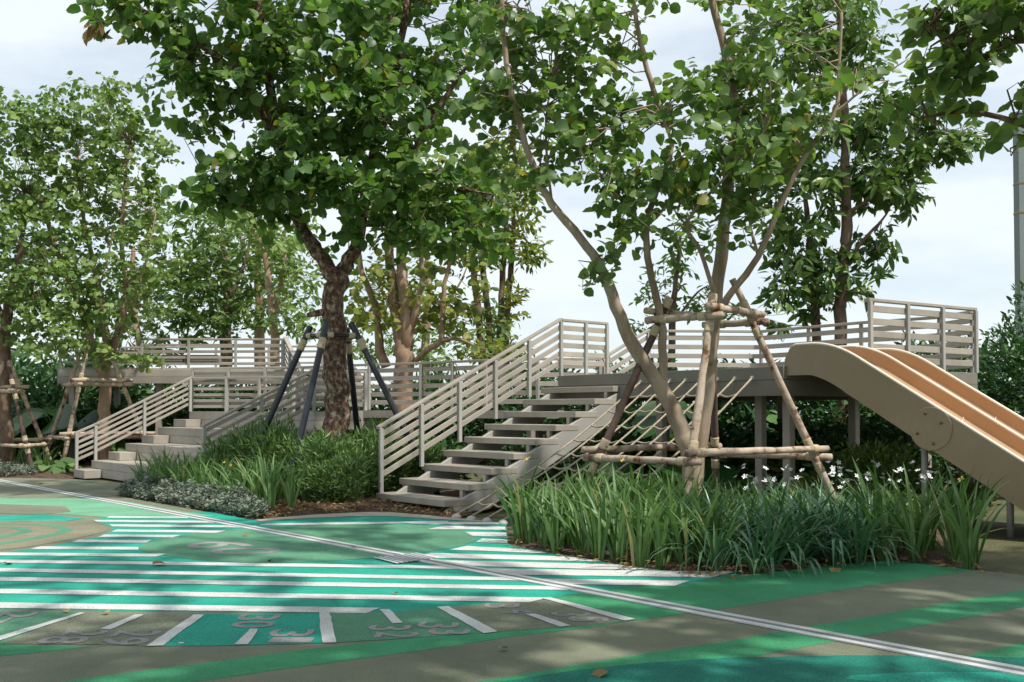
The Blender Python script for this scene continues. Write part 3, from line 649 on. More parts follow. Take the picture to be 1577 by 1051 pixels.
ring = [(0.232 * math.cos(2 * math.pi * i / nd), 0.232 * math.sin(2 * math.pi * i / nd)) for i in range(nd)]
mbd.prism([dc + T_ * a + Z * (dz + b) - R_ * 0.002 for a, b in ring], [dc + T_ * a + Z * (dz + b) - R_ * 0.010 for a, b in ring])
plate = mbd.build('joint_plate', M['slide_shaded'], slide, bevel=0.003)
for a, b in ((-0.055, 0.165), (0.115, 0.065), (-0.145, -0.05), (0.03, -0.155)):
    MB().dome(dc + T_ * a + Z * (dz + b) - R_ * 0.010, 0.020, 0.013, axis=-R_).build('bolt', M['bolt'], plate, smooth=True)
for s in (1.6, 2.5):
    for w in (0.25, 1.35):
        p = S0 + T_ * s + R_ * w; MB().tube([Vector((p.x, p.y, -0.03)), Vector((p.x, p.y, ztop(s) - 0.3))], 0.035, 10).build('support_post', M['steel'], slide, smooth=True)

# ------------------------------------------------------------------ rope climbing net
net0 = F0 + (F1 - F0).normalized() * 1.78; FD = (F1 - F0).normalized()
netB = G(703, 797)
net = thing('climbing_net', 'sloping rope climbing net between the staircase and the near tree', 'climbing net', netB)
NR, NC = 8, 10
def net_pt(i, u):
    a = net0 + FD * (0.275 * i) - R_ * 0.06 + Z * (PZ - 0.13); b = netB + T_ * (0.285 * i) + Z * 0.035
    p = lerp(b, a, u); p.z -= 0.22 * math.sin(math.pi * u) * 0.6; return p
for i in range(NR):
    MB().tube([net_pt(i, k / 16) for k in range(17)], 0.0135, 6).build('rope', M['rope'], net, smooth=True)
    g_ = net_pt(i, 0); MB().dome(Vector((g_.x, g_.y, -0.01)), 0.062, 0.055).build('ground_anchor', M['knob'], net, smooth=True)
    h_ = net_pt(i, 1); MB().dome(h_ + R_ * 0.055, 0.045, 0.075, axis=-R_).build('anchor_knob', M['knob'], net, smooth=True)
kn_me = None
for j in range(1, NC):
    u = j / NC; pts = []
    for i in range(NR):
        pts.append(net_pt(i, u))
        if i < NR - 1: q = (net_pt(i, u) + net_pt(i + 1, u)) / 2; q.z -= random.uniform(0.012, 0.04); q -= R_ * random.uniform(0.0, 0.03); pts.append(q)
    MB().tube(catmull(pts, 3), 0.0125, 6).build('cross_rope', M['rope'], net, smooth=True)
    for i in range(NR):
        p = net_pt(i, u)
        if kn_me is None:
            kb = MB().dome((0, 0, 0), 0.027, 0.027).dome((0, 0, 0), 0.027, 0.027, axis=-Z); ko = kb.build('connector', M['black'], net, smooth=True); kn_me = ko.data; ko.location = p - BASE[net]
        else:
            ko = bpy.data.objects.new('connector', kn_me); C.objects.link(ko); ko.parent = net; ko.location = p - BASE[net]

# ------------------------------------------------------------------ tree supports
def log_pts(a, b, n=6, wob=0.012):
    a, b = Vector(a), Vector(b)
    return [lerp(a, b, i / n) + Vector((random.uniform(-wob, wob), random.uniform(-wob, wob), random.uniform(-wob, wob))) for i in range(n + 1)]
def log(parent, name, a, b, r0, r1, m='log', n=8):
    pts = log_pts(a, b, n, r0 * 0.13); rad = [lerp(r0, r1, i / n) * random.uniform(0.93, 1.07) for i in range(n + 1)]
    return MB().tube(pts, rad, 12, wob=0.03).build(name, M[m], parent, smooth=True)
def wrap(parent, p, d, r, L=0.13, m='jute'):
    d = Vector(d).normalized(); p = Vector(p)
    mb = MB(); k = 7; pts = [p + d * (L * (i / (k - 1) - 0.5)) for i in range(k)]
    return mb.tube(pts, [r * (0.96 + 0.06 * (i % 2)) for i in range(k)], 12, wob=0.03).build('lashing', M[m], parent, smooth=True)
def at_z(a, b, z): a, b = Vector(a), Vector(b); return lerp(a, b, (z - a.z) / (b.z - a.z))
def log_frame(label, legs, z_low, z_high, r=0.045, mats=('log_dark', 'log', 'log', 'log_dark'), over=0.12, low=True, group=None, order=((0, 1), (1, 2), (2, 3), (3, 0))):
    c = sum((Vector(l[0]) for l in legs), Vector()) / len(legs)
    f = thing('tree_support', label, 'tree support', Vector((c.x, c.y, 0)), group)
    for l, mm in zip(legs, mats):
        log(f, 'leg', l[0], l[1], r * 1.06, r * 0.9, mm, 12)
    for lev, z in enumerate(([z_low] if low else []) + [z_high]):
        for n_, (i, j) in enumerate(order):
            if i >= len(legs) or j >= len(legs): continue
            p, q = at_z(*legs[i], z), at_z(*legs[j], z); d = (q - p).normalized(); out = (p + q) / 2 - Vector((c.x, c.y, z)); out.z = 0
            dz = Z * (r * 1.05 * (1 if n_ % 2 else -1)); o_ = out.normalized() * r * 1.5
            log(f, 'crossbar', p - d * over + dz + o_, q + d * over + dz + o_, r * 0.95, r * 0.85, 'log', 8)
            for e, s in ((p, 1), (q, -1)): wrap(f, e + dz + o_ + d * (0.06 * s), d, r * 1.16, 0.09)
    for l in legs:
        d = (Vector(l[1]) - Vector(l[0])).normalized()
        for z in ([z_low - 0.15, z_low + 0.10] if low else []) + [z_high - 0.16, z_high + 0.13]:
            wrap(f, at_z(*l, z), d, r * 1.15, 0.11)
    return f
TX, TY = 1.86, 10.55
def leg_from(pb, pt, db, dt):
    b = D(*pb, db); t = D(*pt, dt); d = (b - t).normalized(); k = (b.z + 0.03) / -d.z if d.z < 0 else 0
    return (b + d * k, t)
legs = [leg_from((905, 742), (1030, 462), 10.45, 10.35), leg_from((1056, 778), (1098, 455), 9.45, 10.05), leg_from((1272, 742), (1128, 430), 10.65, 10.6), leg_from((1101, 690), (1096, 470), 11.35, 10.85)]
log_frame('four legged log frame propping the near multi-stemmed tree in the flower bed', legs, 0.81, 2.25, 0.041, ('log_dark', 'log', 'log', 'log_dark'), over=0.16)
legs = [leg_from((84, 662), (122, 548), 21.2, 20.6), leg_from((108, 660), (134, 538), 20.3, 20.2), leg_from((200, 620), (172, 552), 20.9, 20.6)]
log_frame('log tripod around the leaning tree left of the block steps', legs, 0.75, 1.85, 0.042, ('log', 'log', 'log'), order=((0, 1), (1, 2), (2, 0)), over=0.2)
legs = [leg_from((36, 665), (12, 558), 19.6, 19.6), leg_from((58, 662), (14, 556), 20.4, 19.8), leg_from((-25, 665), (6, 556), 20.2, 19.8)]
log_frame('log tripod around the leftmost tree trunk at the picture edge', legs, 0.62, 1.70, 0.042, ('log_dark', 'log', 'log'), order=((0, 1), (1, 2), (2, 0)), over=0.2)
TR1 = Vector((-2.52, 14.35, 0))
stake = thing('tree_support', 'four black steel stakes with jute wraps bracing the dark barked tree', 'tree support', TR1)
slegs = [leg_from((417, 640), (478, 503), 14.1, 14.25), leg_from((470, 640), (503, 497), 13.6, 14.0), leg_from((611, 637), (541, 498), 14.0, 14.2), leg_from((546, 622), (534, 505), 15.2, 14.8)]
for l in slegs:
    MB().tube(list(l), 0.045, 14).build('leg', M['black_steel'], stake, smooth=False)
    d = (l[1] - l[0]).normalized(); wrap(stake, at_z(*l, 2.20), d, 0.056, 0.16)
for i, j in ((0, 1), (1, 2), (2, 3), (3, 0)):
    p, q = at_z(*slegs[i], 2.33), at_z(*slegs[j], 2.33); MB().tube([p, q], 0.03, 10).build('collar_bar', M['black_steel'], stake)
    d = (q - p).normalized()
    for e, s in ((p, 1), (q, -1)): wrap(stake, e + d * (0.09 * s), d, 0.042, 0.09)

# ------------------------------------------------------------------ trees
def make_tree(name, label, base_px, limbs, blobs, leaf_kind, leaf_size, leaf_m, bark_m, group=None, leaf_objs=0, per_twig=7, twig_len=0.35, twig_frac=0.5, seed=1, flat=0.55, world_blobs=None, world_limbs=None, droop=0.15, cam_pick=True):
    rg = np.random.default_rng(seed); random.seed(seed)
    P = []
    limbs_w = world_limbs or [[(D(x, y, d), r) for x, y, d, r in l] for l in limbs]
    base = limbs_w[0][0][0]; root = thing(name, label, 'tree', Vector((base.x, base.y, 0)), group)
    pts_all = []
    for li, l in enumerate(limbs_w):
        pts = catmull([p for p, r in l], 5); k = len(l); rad = list(np.interp(np.linspace(0, k - 1, len(pts)), range(k), [r for p, r in l]))
        if li == 0:
            if pts[0].z > 0: pts.insert(0, Vector((pts[0].x, pts[0].y, -0.05))); rad.insert(0, rad[0] * 1.2)
        for i in range(1, len(pts) - 1): pts[i] = pts[i] + Vector((random.gauss(0, 1), random.gauss(0, 1), 0)) * rad[i] * 0.12
        MB().tube(pts, rad, 12 if rad[0] > 0.05 else 7, wob=0.05).build('trunk' if li == 0 else 'limb', M[bark_m], root, smooth=True)
        pts_all += [p for p in pts if p.z > 1.2]
    LPTS = np.array([p[:] for p in pts_all])
    if world_blobs is None:
        world_blobs = []
        for x, y, rx, ry, d, rd, n in blobs:
            c = D(x, y, d); world_blobs.append((c, rx * d / F_PX, ry * d / F_PX, rd, n))
    pos, fwd, nrm, twigs = [], [], [], MB()
    for c, rx, rz, ry, n in world_blobs:
        u = norm(rg.normal(size=(n, 3))); rr = rg.uniform(0.15, 1.0, (n, 1)) ** 0.45
        ctr = np.array(c[:])[None] + u * rr * np.array([[rx, ry, rz]])
        out = norm(u * np.array([[1, 1, 0.6]]) + rg.normal(size=(n, 3)) * 0.55 + np.array([[0, 0, 0.12]]))
        for k in range(per_twig):
            f = (k + 0.5) / per_twig; p = ctr + out * (f - 0.5) * twig_len
            side = norm(np.cross(out, np.array([[0, 0, 1.0]]) + rg.normal(size=(n, 3)) * 0.4)) * (1 if k % 2 else -1)
            fw = norm(side * 0.9 + out * 0.5 + rg.normal(size=(n, 3)) * 0.35 - np.array([[0, 0, droop * 2]]))
            nn = norm(np.array([[0, 0, flat * 1.5]]) + rg.normal(size=(n, 3)) * 0.72 + out * 0.25)
            pos.append(p + side * leaf_size * 0.12); fwd.append(fw); nrm.append(nn)
        for i in range(n):
            if rg.random() < twig_frac:
                a = Vector(ctr[i] - out[i] * twig_len * 0.5); b = Vector(ctr[i] + out[i] * twig_len * 0.5)
                j = np.argmin(((LPTS - ctr[i]) ** 2).sum(1)); q = Vector(LPTS[j])
                if (q - a).length < 1.3:
                    m1 = lerp(q, a, .33) + Vector(rg.normal(size=3)) * 0.05 + Z * 0.03; m2 = lerp(q, a, .68) + Vector(rg.normal(size=3)) * 0.05 + Z * 0.04
                    twigs.tube([q, m1, m2, a, b], [0.010, 0.008, 0.006, 0.005, 0.003], 4, cap=False)
    pos = np.concatenate(pos); fwd = np.concatenate(fwd); nrm = np.concatenate(nrm); N = len(pos)
    size = leaf_size * rg.uniform(0.5, 1.25, N); rnd = rg.random(N)
    b = np.array(root.location[:])
    sel = np.zeros(N, bool)
    if leaf_objs:
        pr = pos - np.array([0, 0, CAM_H]); x = pr[:, 0] / pr[:, 1]; y = pr[:, 2] / pr[:, 1]
        vis = (pr[:, 1] > 0.5) & (abs(x) < 0.50) & (y < 0.40)
        order = np.argsort(np.where(vis, pr[:, 1] / size, 1e9))[:min(leaf_objs, vis.sum())]; sel[order] = True
    me = leaves_mesh('crown', pos[~sel] - b, fwd[~sel], nrm[~sel], size[~sel], leaf_kind, rnd[~sel])
    crown = link_mesh('crown', me, M[leaf_m], root)
    if leaf_objs:
        crown['kind'] = 'stuff'
        T, Fc = TEMPL[leaf_kind]; lm = bpy.data.meshes.new('leaf'); lm.from_pydata([tuple(v) for v in T], [], Fc); lm.materials.append(M[leaf_m]); lm.polygons.foreach_set('use_smooth', [True] * len(Fc)); lm.update()
        Rm = leaf_frames(fwd[sel], nrm[sel])
        for p, R, s in zip(pos[sel] - b, Rm, size[sel]):
            o = bpy.data.objects.new('leaf', lm); C.objects.link(o); o.parent = root
            m4 = Matrix([[R[0][0] * s, R[0][1] * s, R[0][2] * s, p[0]], [R[1][0] * s, R[1][1] * s, R[1][2] * s, p[1]], [R[2][0] * s, R[2][1] * s, R[2][2] * s, p[2]], [0, 0, 0, 1]])
            o.matrix_basis = m4
    if twigs.v: t = twigs.build('twigs', M[bark_m], root, smooth=True); t['kind'] = 'stuff'
    return root

# the dark-barked main tree
d = 14.35
limbs = [[(519, 700, d, .21), (518, 650, d, .185), (516, 560, d, .165), (515, 470, d, .155), (517, 420, d, .165)],
         [(513, 425, d, .12), (490, 388, d, .105), (462, 345, d, .09), (436, 250, d - .2, .085), (418, 150, d - .3, .07), (402, 50, d - .4, .06), (392, -60, d - .4, .05), (390, -170, d, .03)],
         [(522, 425, d, .115), (543, 392, d, .10), (556, 340, d + .2, .09), (572, 250, d + .4, .075), (600, 150, d + .3, .065), (622, 40, d, .05), (632, -90, d, .04), (640, -190, d, .025)],
         [(440, 265, d - .2, .05), (385, 140, d - .6, .045), (305, 65, d - .9, .035), (210, 10, d - 1.1, .02)],
         [(460, 335, d, .04), (390, 325, d - .5, .03), (310, 285, d - .9, .018)],
         [(556, 345, d + .2, .055), (612, 335, d - .2, .05), (628, 260, d - .4, .045), (660, 190, d - .5, .04), (720, 100, d - .6, .025)],
         [(600, 340, d - .1, .04), (650, 315, d - .4, .032), (690, 292, d - .6, .025), (760, 300, d - .8, .012)],
         [(572, 250, d + .4, .04), (500, 180, d + .8, .03), (450, 90, d + 1, .02)],
         [(513, 478, d, .06), (492, 482, d - .1, .05), (473, 486, d - .15, .035)]]
blobs = [(185, 10, 56, 34, d - 1, .6, 22), (280, 40, 62, 52, d - .8, .9, 38), (290, 135, 50, 42, d - .8, .8, 30), (390, 40, 85, 75, d - .5, 1.2, 62), (405, 140, 72, 55, d - .6, 1.1, 52),
         (500, 60, 95, 80, d - .7, 1.4, 78), (505, 175, 80, 58, d - .6, 1.3, 62), (610, 60, 95, 85, d, 1.4, 68), (620, 190, 80, 65, d - .4, 1.3, 60), (395, 270, 75, 34, d - .8, .8, 42), (330, 300, 48, 30, d - .8, .6, 20), (300, 195, 30, 22, d - .8, .4, 8),
         (480, 285, 70, 42, d - .8, .9, 42), (565, 295, 60, 45, d - .9, .9, 38), (655, 290, 66, 42, d - .6, 1.0, 38), (700, 365, 76, 34, d - .6, .8, 36), (630, 365, 52, 28, d - .3, .7, 20), (735, 300, 56, 40, d - .3, .7, 20),
         (705, 130, 70, 80, d + .2, 1.2, 40), (540, -70, 200, 60, d, 1.8, 90), (320, -60, 130, 50, d - .4, 1.3, 50), (715, -20, 90, 70, d, 1.3, 40), (420, 335, 48, 18, d - .3, .5, 12), (555, 130, 60, 50, d - 1.2, .5, 24), (450, 215, 42, 36, d - 1.3, .4, 16), (530, 352, 22, 14, d - .5, .4, 6)]
blobs = [(x, y, rx, ry, dd_, rd, max(3, int(n * 0.82))) for x, y, rx, ry, dd_, rd, n in blobs]
make_tree('broadleaf_tree', 'large dark barked tree with round deep green leaves braced by black stakes', None, limbs, blobs, 'round', 0.165, 'leaf_main', 'bark', leaf_objs=300, per_twig=9, twig_len=0.62, twig_frac=0.5, seed=11)
main_tree = bpy.data.objects[-1] if False else [o for o in C.objects if o.get('label', '').startswith('large dark barked')][0]
q0 = D(148, 42, 13.3); rg = np.random.default_rng(3); pp = np.array([(q0.x, q0.y, q0.z)]) + rg.normal(size=(16, 3)) * np.array([[.06, .06, .05]]) - np.array(main_tree.location[:])[None]
link_mesh('withered_leaves', leaves_mesh('withered_leaves', pp, np.tile([[0, 0, -1.]], (16, 1)) + rg.normal(size=(16, 3)) * .35, rg.normal(size=(16, 3)), np.full(16, .2), 'lance', rg.random(16)), M['dead_leaf'], main_tree)

# near multi-stemmed tree on the right
d = 10.55
limbs = [[(1066, 760, d, .095), (1062, 700, d, .095), (1046, 655, d, .09), (1015, 590, d - .1, .082), (968, 520, d - .2, .07), (938, 440, d - .3, .06), (905, 380, d - .4, .047), (850, 315, d - .5, .04), (815, 240, d - .6, .033), (790, 150, d - .7, .03), (776, 60, d - .7, .026), (772, -60, d - .7, .02)],
         [(1072, 745, d + .1, .075), (1083, 660, d + .1, .072), (1095, 560, d + .1, .068), (1102, 470, d + .1, .068), (1112, 380, d + .1, .07), (1124, 270, d + .2, .058), (1132, 180, d + .2, .05), (1120, 90, d + .2, .045), (1096, 0, d + .2, .04), (1080, -100, d + .2, .03)],
         [(1022, 600, d - .1, .05), (1021, 540, d - .15, .046), (1018, 490, d - .2, .044), (1000, 410, d - .3, .038), (996, 350, d - .35, .033), (1012, 290, d - .4, .03), (1034, 230, d - .4, .022), (1020, 180, d - .4, .012)],
         [(1090, 560, d - .05, .05), (1100, 505, d - .25, .045), (1120, 460, d - .3, .038), (1168, 395, d - .4, .034), (1200, 320, d - .5, .03), (1240, 240, d - .6, .028), (1285, 175, d - .7, .022), (1292, 110, d - .7, .018), (1296, 20, d - .7, .015)],
         [(1168, 395, d - .4, .018), (1155, 340, d - .4, .014), (1165, 280, d - .4, .01)],
         [(1102, 460, d - .2, .026), (1080, 390, d - .4, .022), (1060, 340, d - .5, .018), (1130, 260, d - .7, .014), (1180, 200, d - .8, .01)],
         [(998, 360, d - .35, .02), (960, 310, d - .5, .016), (905, 250, d - .7, .013), (890, 220, d - .7, .01)],
         [(1000, 345, d - .3, .018), (1030, 310, d - .4, .016), (1038, 250, d - .4, .01)],
         [(1034, 200, d, .026), (1010, 150, d, .03), (990, 80, d, .028), (975, 0, d, .022), (970, -80, d, .015)],
         [(850, 315, d - .5, .016), (840, 200, d - .3, .012), (850, 120, d - .2, .01)],
         [(1285, 175, d - .7, .014), (1340, 130, d - .8, .01), (1400, 90, d - .9, .006)], [(1290, 140, d - .7, .012), (1320, 125, d - .7, .009), (1370, 125, d - .8, .005)]]
blobs = [(770, 40, 50, 50, d - .6, .6, 24), (830, 60, 55, 60, d - .4, .7, 32), (800, 150, 55, 50, d - .5, .6, 28), (900, 40, 55, 50, d - .2, .8, 30), (905, 130, 60, 50, d - .3, .8, 34), (870, 220, 55, 45, d - .4, .7, 28), (950, 195, 55, 45, d - .4, .7, 28),
         (830, 280, 38, 28, d - .5, .4, 10), (940, 285, 55, 38, d - .5, .6, 24), (1000, 260, 50, 42, d - .4, .6, 22), (1050, 170, 55, 48, d - .2, .8, 28), (1100, 225, 60, 45, d - .4, .8, 30), (1160, 160, 60, 52, d - .3, .8, 32), (1165, 260, 60, 42, d - .5, .7, 28),
         (1230, 190, 58, 45, d - .6, .7, 28), (1220, 110, 55, 45, d - .4, .7, 24), (1180, 60, 60, 45, d, .8, 26), (1100, 130, 40, 35, d, .6, 14), (1050, 300, 48, 35, d - .4, .5, 16), (1110, 310, 45, 30, d - .4, .5, 14), (905, 425, 24, 14, d - .5, .25, 5), (935, 395, 26, 16, d - .5, .3, 5), (960, 340, 45, 26, d - .5, .5, 12),
         (1285, 130, 40, 38, d - .7, .5, 12), (1130, 380, 40, 26, d - .3, .4, 7), (1150, 330, 35, 25, d - .4, .4, 8), (1030, 370, 35, 22, d - .3, .4, 6), (990, -50, 130, 40, d, 1, 40), (800, -50, 90, 40, d - .4, .8, 26), (1150, -40, 100, 40, d, 1, 30), (740, 130, 40, 45, d - .5, .5, 16), (760, 230, 40, 38, d - .3, .5, 14), (1340, 120, 30, 18, d - .8, .3, 5), (970, 60, 45, 45, d + .2, .6, 14)]
blobs = [(x, y, rx, ry, dd_, rd, max(3, int(n * 0.68))) for x, y, rx, ry, dd_, rd, n in blobs]
make_tree('broadleaf_tree', 'pale multi-stemmed tree with round fresh green leaves in the log frame', None, limbs, blobs, 'round', 0.122, 'leaf_near', 'bark_pale', leaf_objs=300, per_twig=9, twig_len=0.42, twig_frac=0.55, seed=23)

# overhanging branches of a tree just outside the frame on the right
d = 7.6
tb = Vector((5.4, 6.4, 0))
wl_ = [[(Vector((5.4, 6.4, 0)), .13), (Vector((5.35, 6.5, 1.6)), .11), (Vector((5.2, 6.7, 2.8)), .09), (Vector((5.0, 6.9, 4.2)), .06), (Vector((4.9, 7.0, 5.6)), .03)],
       [(Vector((5.2, 6.7, 2.9)), .05), (D(1640, 215, d - .4), .035), (D(1570, 190, d - .1), .024), (D(1490, 172, d), .018), (D(1420, 182, d + .1), .008)],
       [(Vector((5.1, 6.8, 3.6)), .05), (D(1600, 60, d), .03), (D(1500, 90, d), .02), (D(1430, 40, d), .008)],
       [(Vector((5.2, 6.8, 3.2)), .05), (Vector((6.3, 6.0, 4.3)), .03)], [(Vector((5.1, 6.8, 3.8)), .05), (Vector((4.4, 5.6, 5.0)), .03)]]
bl = [(1560, 20, 55, 40, d, .5, 14), (1500, 30, 55, 34, d, .5, 13), (1440, 25, 40, 24, d, .4, 7), (1530, 100, 50, 34, d, .5, 11), (1470, 110, 40, 30, d, .4, 8), (1570, 150, 40, 22, d - .2, .4, 6), (1420, 130, 32, 24, d, .3, 5), (1480, 160, 50, 12, d, .25, 4), (1400, 178, 26, 10, d, .2, 2), (1568, 205, 16, 14, d - .5, .2, 2), (1560, -60, 110, 45, d, .8, 24)]
wb = [(D(x, y, dd_), rx * dd_ / F_PX, ry * dd_ / F_PX, rd, n) for x, y, rx, ry, dd_, rd, n in bl]
wb += [(Vector((5.6, 6.2, 4.9)), 1.5, 1.1, 1.5, 120), (Vector((6.6, 5.4, 4.6)), 1.2, 0.9, 1.2, 80), (Vector((4.7, 5.2, 5.4)), 1.1, .8, 1.1, 70)]
make_tree('broadleaf_tree', 'leafy branches with round green leaves reaching in from the top right edge', None, None, None, 'round', 0.125, 'leaf_near', 'bark_brown', leaf_objs=120, per_twig=7, twig_len=0.34, twig_frac=0.6, seed=31, world_limbs=wl_, world_blobs=wb)

# trees left
d = 21.0
limbs = [[(160, 650, d, .13), (163, 600, d, .12), (158, 575, d, .12), (146, 550, d, .10), (133, 500, d - .2, .08), (110, 440, d - .3, .06), (85, 380, d - .3, .05), (60, 300, d - .4, .04)],
         [(160, 580, d, .12), (166, 545, d, .10), (160, 490, d, .07), (152, 440, d, .06), (140, 390, d, .05), (128, 330, d, .04), (120, 240, d, .025)],
         [(166, 560, d, .11), (176, 530, d, .09), (190, 480, d + .1, .07), (194, 440, d + .2, .06), (188, 390, d + .2, .05), (190, 310, d + .2, .035), (200, 220, d + .2, .02)],
         [(180, 520, d, .04), (205, 470, d - .4, .03), (225, 400, d - .5, .02), (240, 330, d - .6, .012)], [(130, 490, d - .2, .03), (160, 420, d - .4, .02), (175, 350, d - .5, .015)]]
blobs = [(150, 185, 80, 45, d, 1.4, 60), (205, 225, 55, 60, d, 1.2, 50), (110, 240, 80, 60, d, 1.5, 65), (195, 320, 65, 60, d, 1.3, 55), (120, 330, 80, 65, d, 1.5, 65), (225, 400, 50, 60, d - .4, 1.0, 40), (150, 420, 70, 55, d - .3, 1.2, 45), (90, 430, 70, 60, d - .3, 1.2, 45), (200, 480, 60, 45, d - .3, 1.0, 34), (120, 510, 60, 36, d - .4, 1.0, 28), (160, 140, 45, 20, d, .7, 18), (235, 300, 28, 40, d, .6, 16), (165, 540, 36, 20, d - .5, .5, 10), (215, 550, 24, 16, d - .6, .4, 7)]
make_tree('broadleaf_tree', 'light green tree with forked pale stems inside the log tripod', None, limbs, blobs, 'round', 0.12, 'leaf_left', 'bark_tan', per_twig=12, twig_len=0.5, twig_frac=0.35, seed=41)
limbs = [[(8, 660, 20, .14), (6, 600, 20, .13), (8, 540, 20, .12), (12, 470, 20, .09), (30, 400, 20.2, .06), (40, 300, 20.2, .04)], [(10, 500, 20, .06), (-20, 430, 20, .05), (-40, 330, 20, .03)], [(12, 470, 20, .04), (45, 440, 19.7, .03), (75, 410, 19.5, .02)]]
blobs = [(30, 200, 70, 50, 20, 1.3, 55), (-20, 260, 60, 70, 20, 1.4, 40), (50, 290, 70, 55, 20, 1.3, 55), (20, 370, 70, 55, 19.8, 1.3, 55), (60, 440, 60, 50, 19.6, 1.0, 40), (10, 480, 50, 45, 19.6, 1.0, 32), (70, 510, 45, 32, 19.5, .8, 22), (75, 180, 40, 28, 20, .8, 22), (-30, 400, 40, 60, 20, 1, 24)]
make_tree('broadleaf_tree', 'leafy tree at the left picture edge above the leftmost tripod', None, limbs, blobs, 'round', 0.12, 'leaf_left', 'bark_brown', per_twig=12, twig_len=0.5, twig_frac=0.3, seed=43)
# second row left and centre
def back_tree(label, x, yb, dd_, stems, blobs, leaf, bark, kind='lance', size=0.2, seed=1, tw=9, tl=0.5, fr=0.25):
    limbs = []
    for s in stems: limbs.append([(sx, sy, dd_, r) for sx, sy, r in s])
    make_tree('background_tree', label, None, limbs, [(bx, by, rx, ry, dd_ + o, rd, n) for bx, by, rx, ry, o, rd, n in blobs], kind, size, leaf, bark, per_twig=tw, twig_len=tl, twig_frac=fr, seed=seed, group='trees behind the play structure')
back_tree('dark leafy tree behind the high left deck', 340, 620, 29, [[(345, 640, .2), (348, 520, .17), (350, 440, .12), (340, 360, .06)], [(350, 470, .07), (375, 410, .05), (390, 350, .03)]],
          [(330, 430, 60, 45, 0, 2, 55), (365, 380, 60, 42, 0, 2, 55), (300, 400, 40, 40, 0, 1.5, 30), (330, 490, 60, 32, 0, 1.8, 45), (400, 460, 45, 45, 0, 1.6, 36), (280, 470, 40, 45, 0, 1.6, 34), (310, 345, 40, 25, 0, 1.2, 22)], 'leaf_back', 'bark_brown', 'lance', 0.30, 51)
back_tree('slim pale tree standing between the left deck and the dark tree', 420, 620, 26, [[(425, 640, .14), (422, 520, .12), (415, 440, .09), (405, 380, .05)], [(420, 500, .06), (432, 440, .05), (440, 390, .03)]],
          [(430, 390, 45, 40, 0, 1.4, 34), (395, 360, 45, 30, 0, 1.3, 28), (455, 440, 36, 40, 0, 1.2, 24), (440, 490, 40, 25, 0, 1.0, 18), (370, 330, 50, 24, 0, 1.2, 20)], 'leaf_left', 'bark_tan', 'lance', 0.25, 53)
back_tree('tall soft pale green tree rising behind the ramp of the high deck', 400, 640, 33, [[(398, 650, .2), (400, 520, .17), (398, 400, .12), (402, 300, .07)], [(399, 450, .07), (430, 380, .05), (450, 320, .03)], [(399, 430, .07), (370, 370, .05), (350, 310, .03)]],
          [(400, 280, 60, 40, 0, 2, 46), (350, 320, 50, 40, 0, 2, 40), (450, 320, 50, 45, 0, 2, 40), (330, 400, 50, 50, 0, 2, 40), (470, 400, 50, 50, 0, 2, 40), (400, 380, 60, 50, 0, 2, 40), (300, 470, 50, 50, 0, 2, 36), (470, 480, 45, 40, 0, 2, 26), (380, 480, 60, 40, 0, 2, 30)], 'leaf_left', 'bark_tan', 'lance', 0.28, 57)
back_tree('bushy yellow green tree at the left behind the tripods', 250, 640, 30, [[(225, 650, .16), (222, 560, .13), (205, 470, .1), (205, 380, .06)]],
          [(40, 560, 70, 40, 0, 2, 40), (110, 590, 60, 35, 0, 1.5, 30), (60, 480, 80, 50, 2, 2, 50), (250, 520, 50, 40, 0, 1.5, 36), (230, 440, 45, 50, 1, 1.5, 36), (255, 360, 30, 50, 1, 1.2, 26), (150, 460, 90, 60, 3, 2, 60), (60, 360, 90, 80, 4, 2, 60), (160, 300, 80, 60, 4, 2, 50)], 'leaf_back', 'bark_tan', 'lance', 0.30, 55)
d = 19.6
limbs = [[(622, 640, d, .21), (622, 560, d, .19), (620, 520, d, .17), (606, 460, d, .105), (600, 400, d, .09), (596, 330, d, .07), (590, 240, d, .05)],
         [(624, 545, d, .15), (626, 500, d - .1, .13), (622, 440, d - .1, .11), (617, 390, d, .09), (620, 300, d, .06), (630, 220, d, .04)],
         [(628, 530, d, .08), (640, 480, d - .2, .07), (650, 430, d - .2, .055), (648, 360, d - .2, .04), (660, 280, d - .2, .03)],
         [(595, 565, d + .2, .10), (585, 540, d + .2, .095), (582, 500, d + .2, .08), (572, 455, d + .2, .07), (555, 410, d + .2, .055), (545, 330, d + .2, .03)],
         [(640, 556, d - .1, .06), (660, 538, d - .2, .055), (678, 525, d - .3, .055), (682, 480, d - .3, .05), (684, 440, d - .3, .045), (694, 400, d - .3, .035), (700, 330, d - .3, .02)], [(678, 526, d - .3, .045), (705, 522, d - .4, .03), (735, 535, d - .5, .015)]]
blobs = [(600, 320, 80, 50, d - 19.6 + d, 1.3, 40), (690, 290, 80, 60, d, 1.4, 50), (760, 260, 50, 60, d, 1.2, 34), (720, 380, 50, 40, d, 1.0, 24), (560, 440, 50, 40, d, 1.1, 26), (650, 470, 55, 40, d, 1.1, 26), (580, 500, 45, 35, d, 1.0, 18), (720, 450, 34, 40, d, .8, 13), (690, 500, 45, 30, d, .8, 16), (740, 540, 40, 20, d - .4, .6, 10), (640, 400, 60, 40, d, 1, 24)]
blobs = [(x, y, rx, ry, d, rd, n) for x, y, rx, ry, _, rd, n in blobs]
make_tree('broadleaf_tree', 'smooth tan tree with several thick stems behind the curved walkway', None, limbs, blobs, 'round', 0.15, 'leaf_yellow', 'bark_tan', per_twig=7, twig_len=0.5, twig_frac=0.4, seed=61)
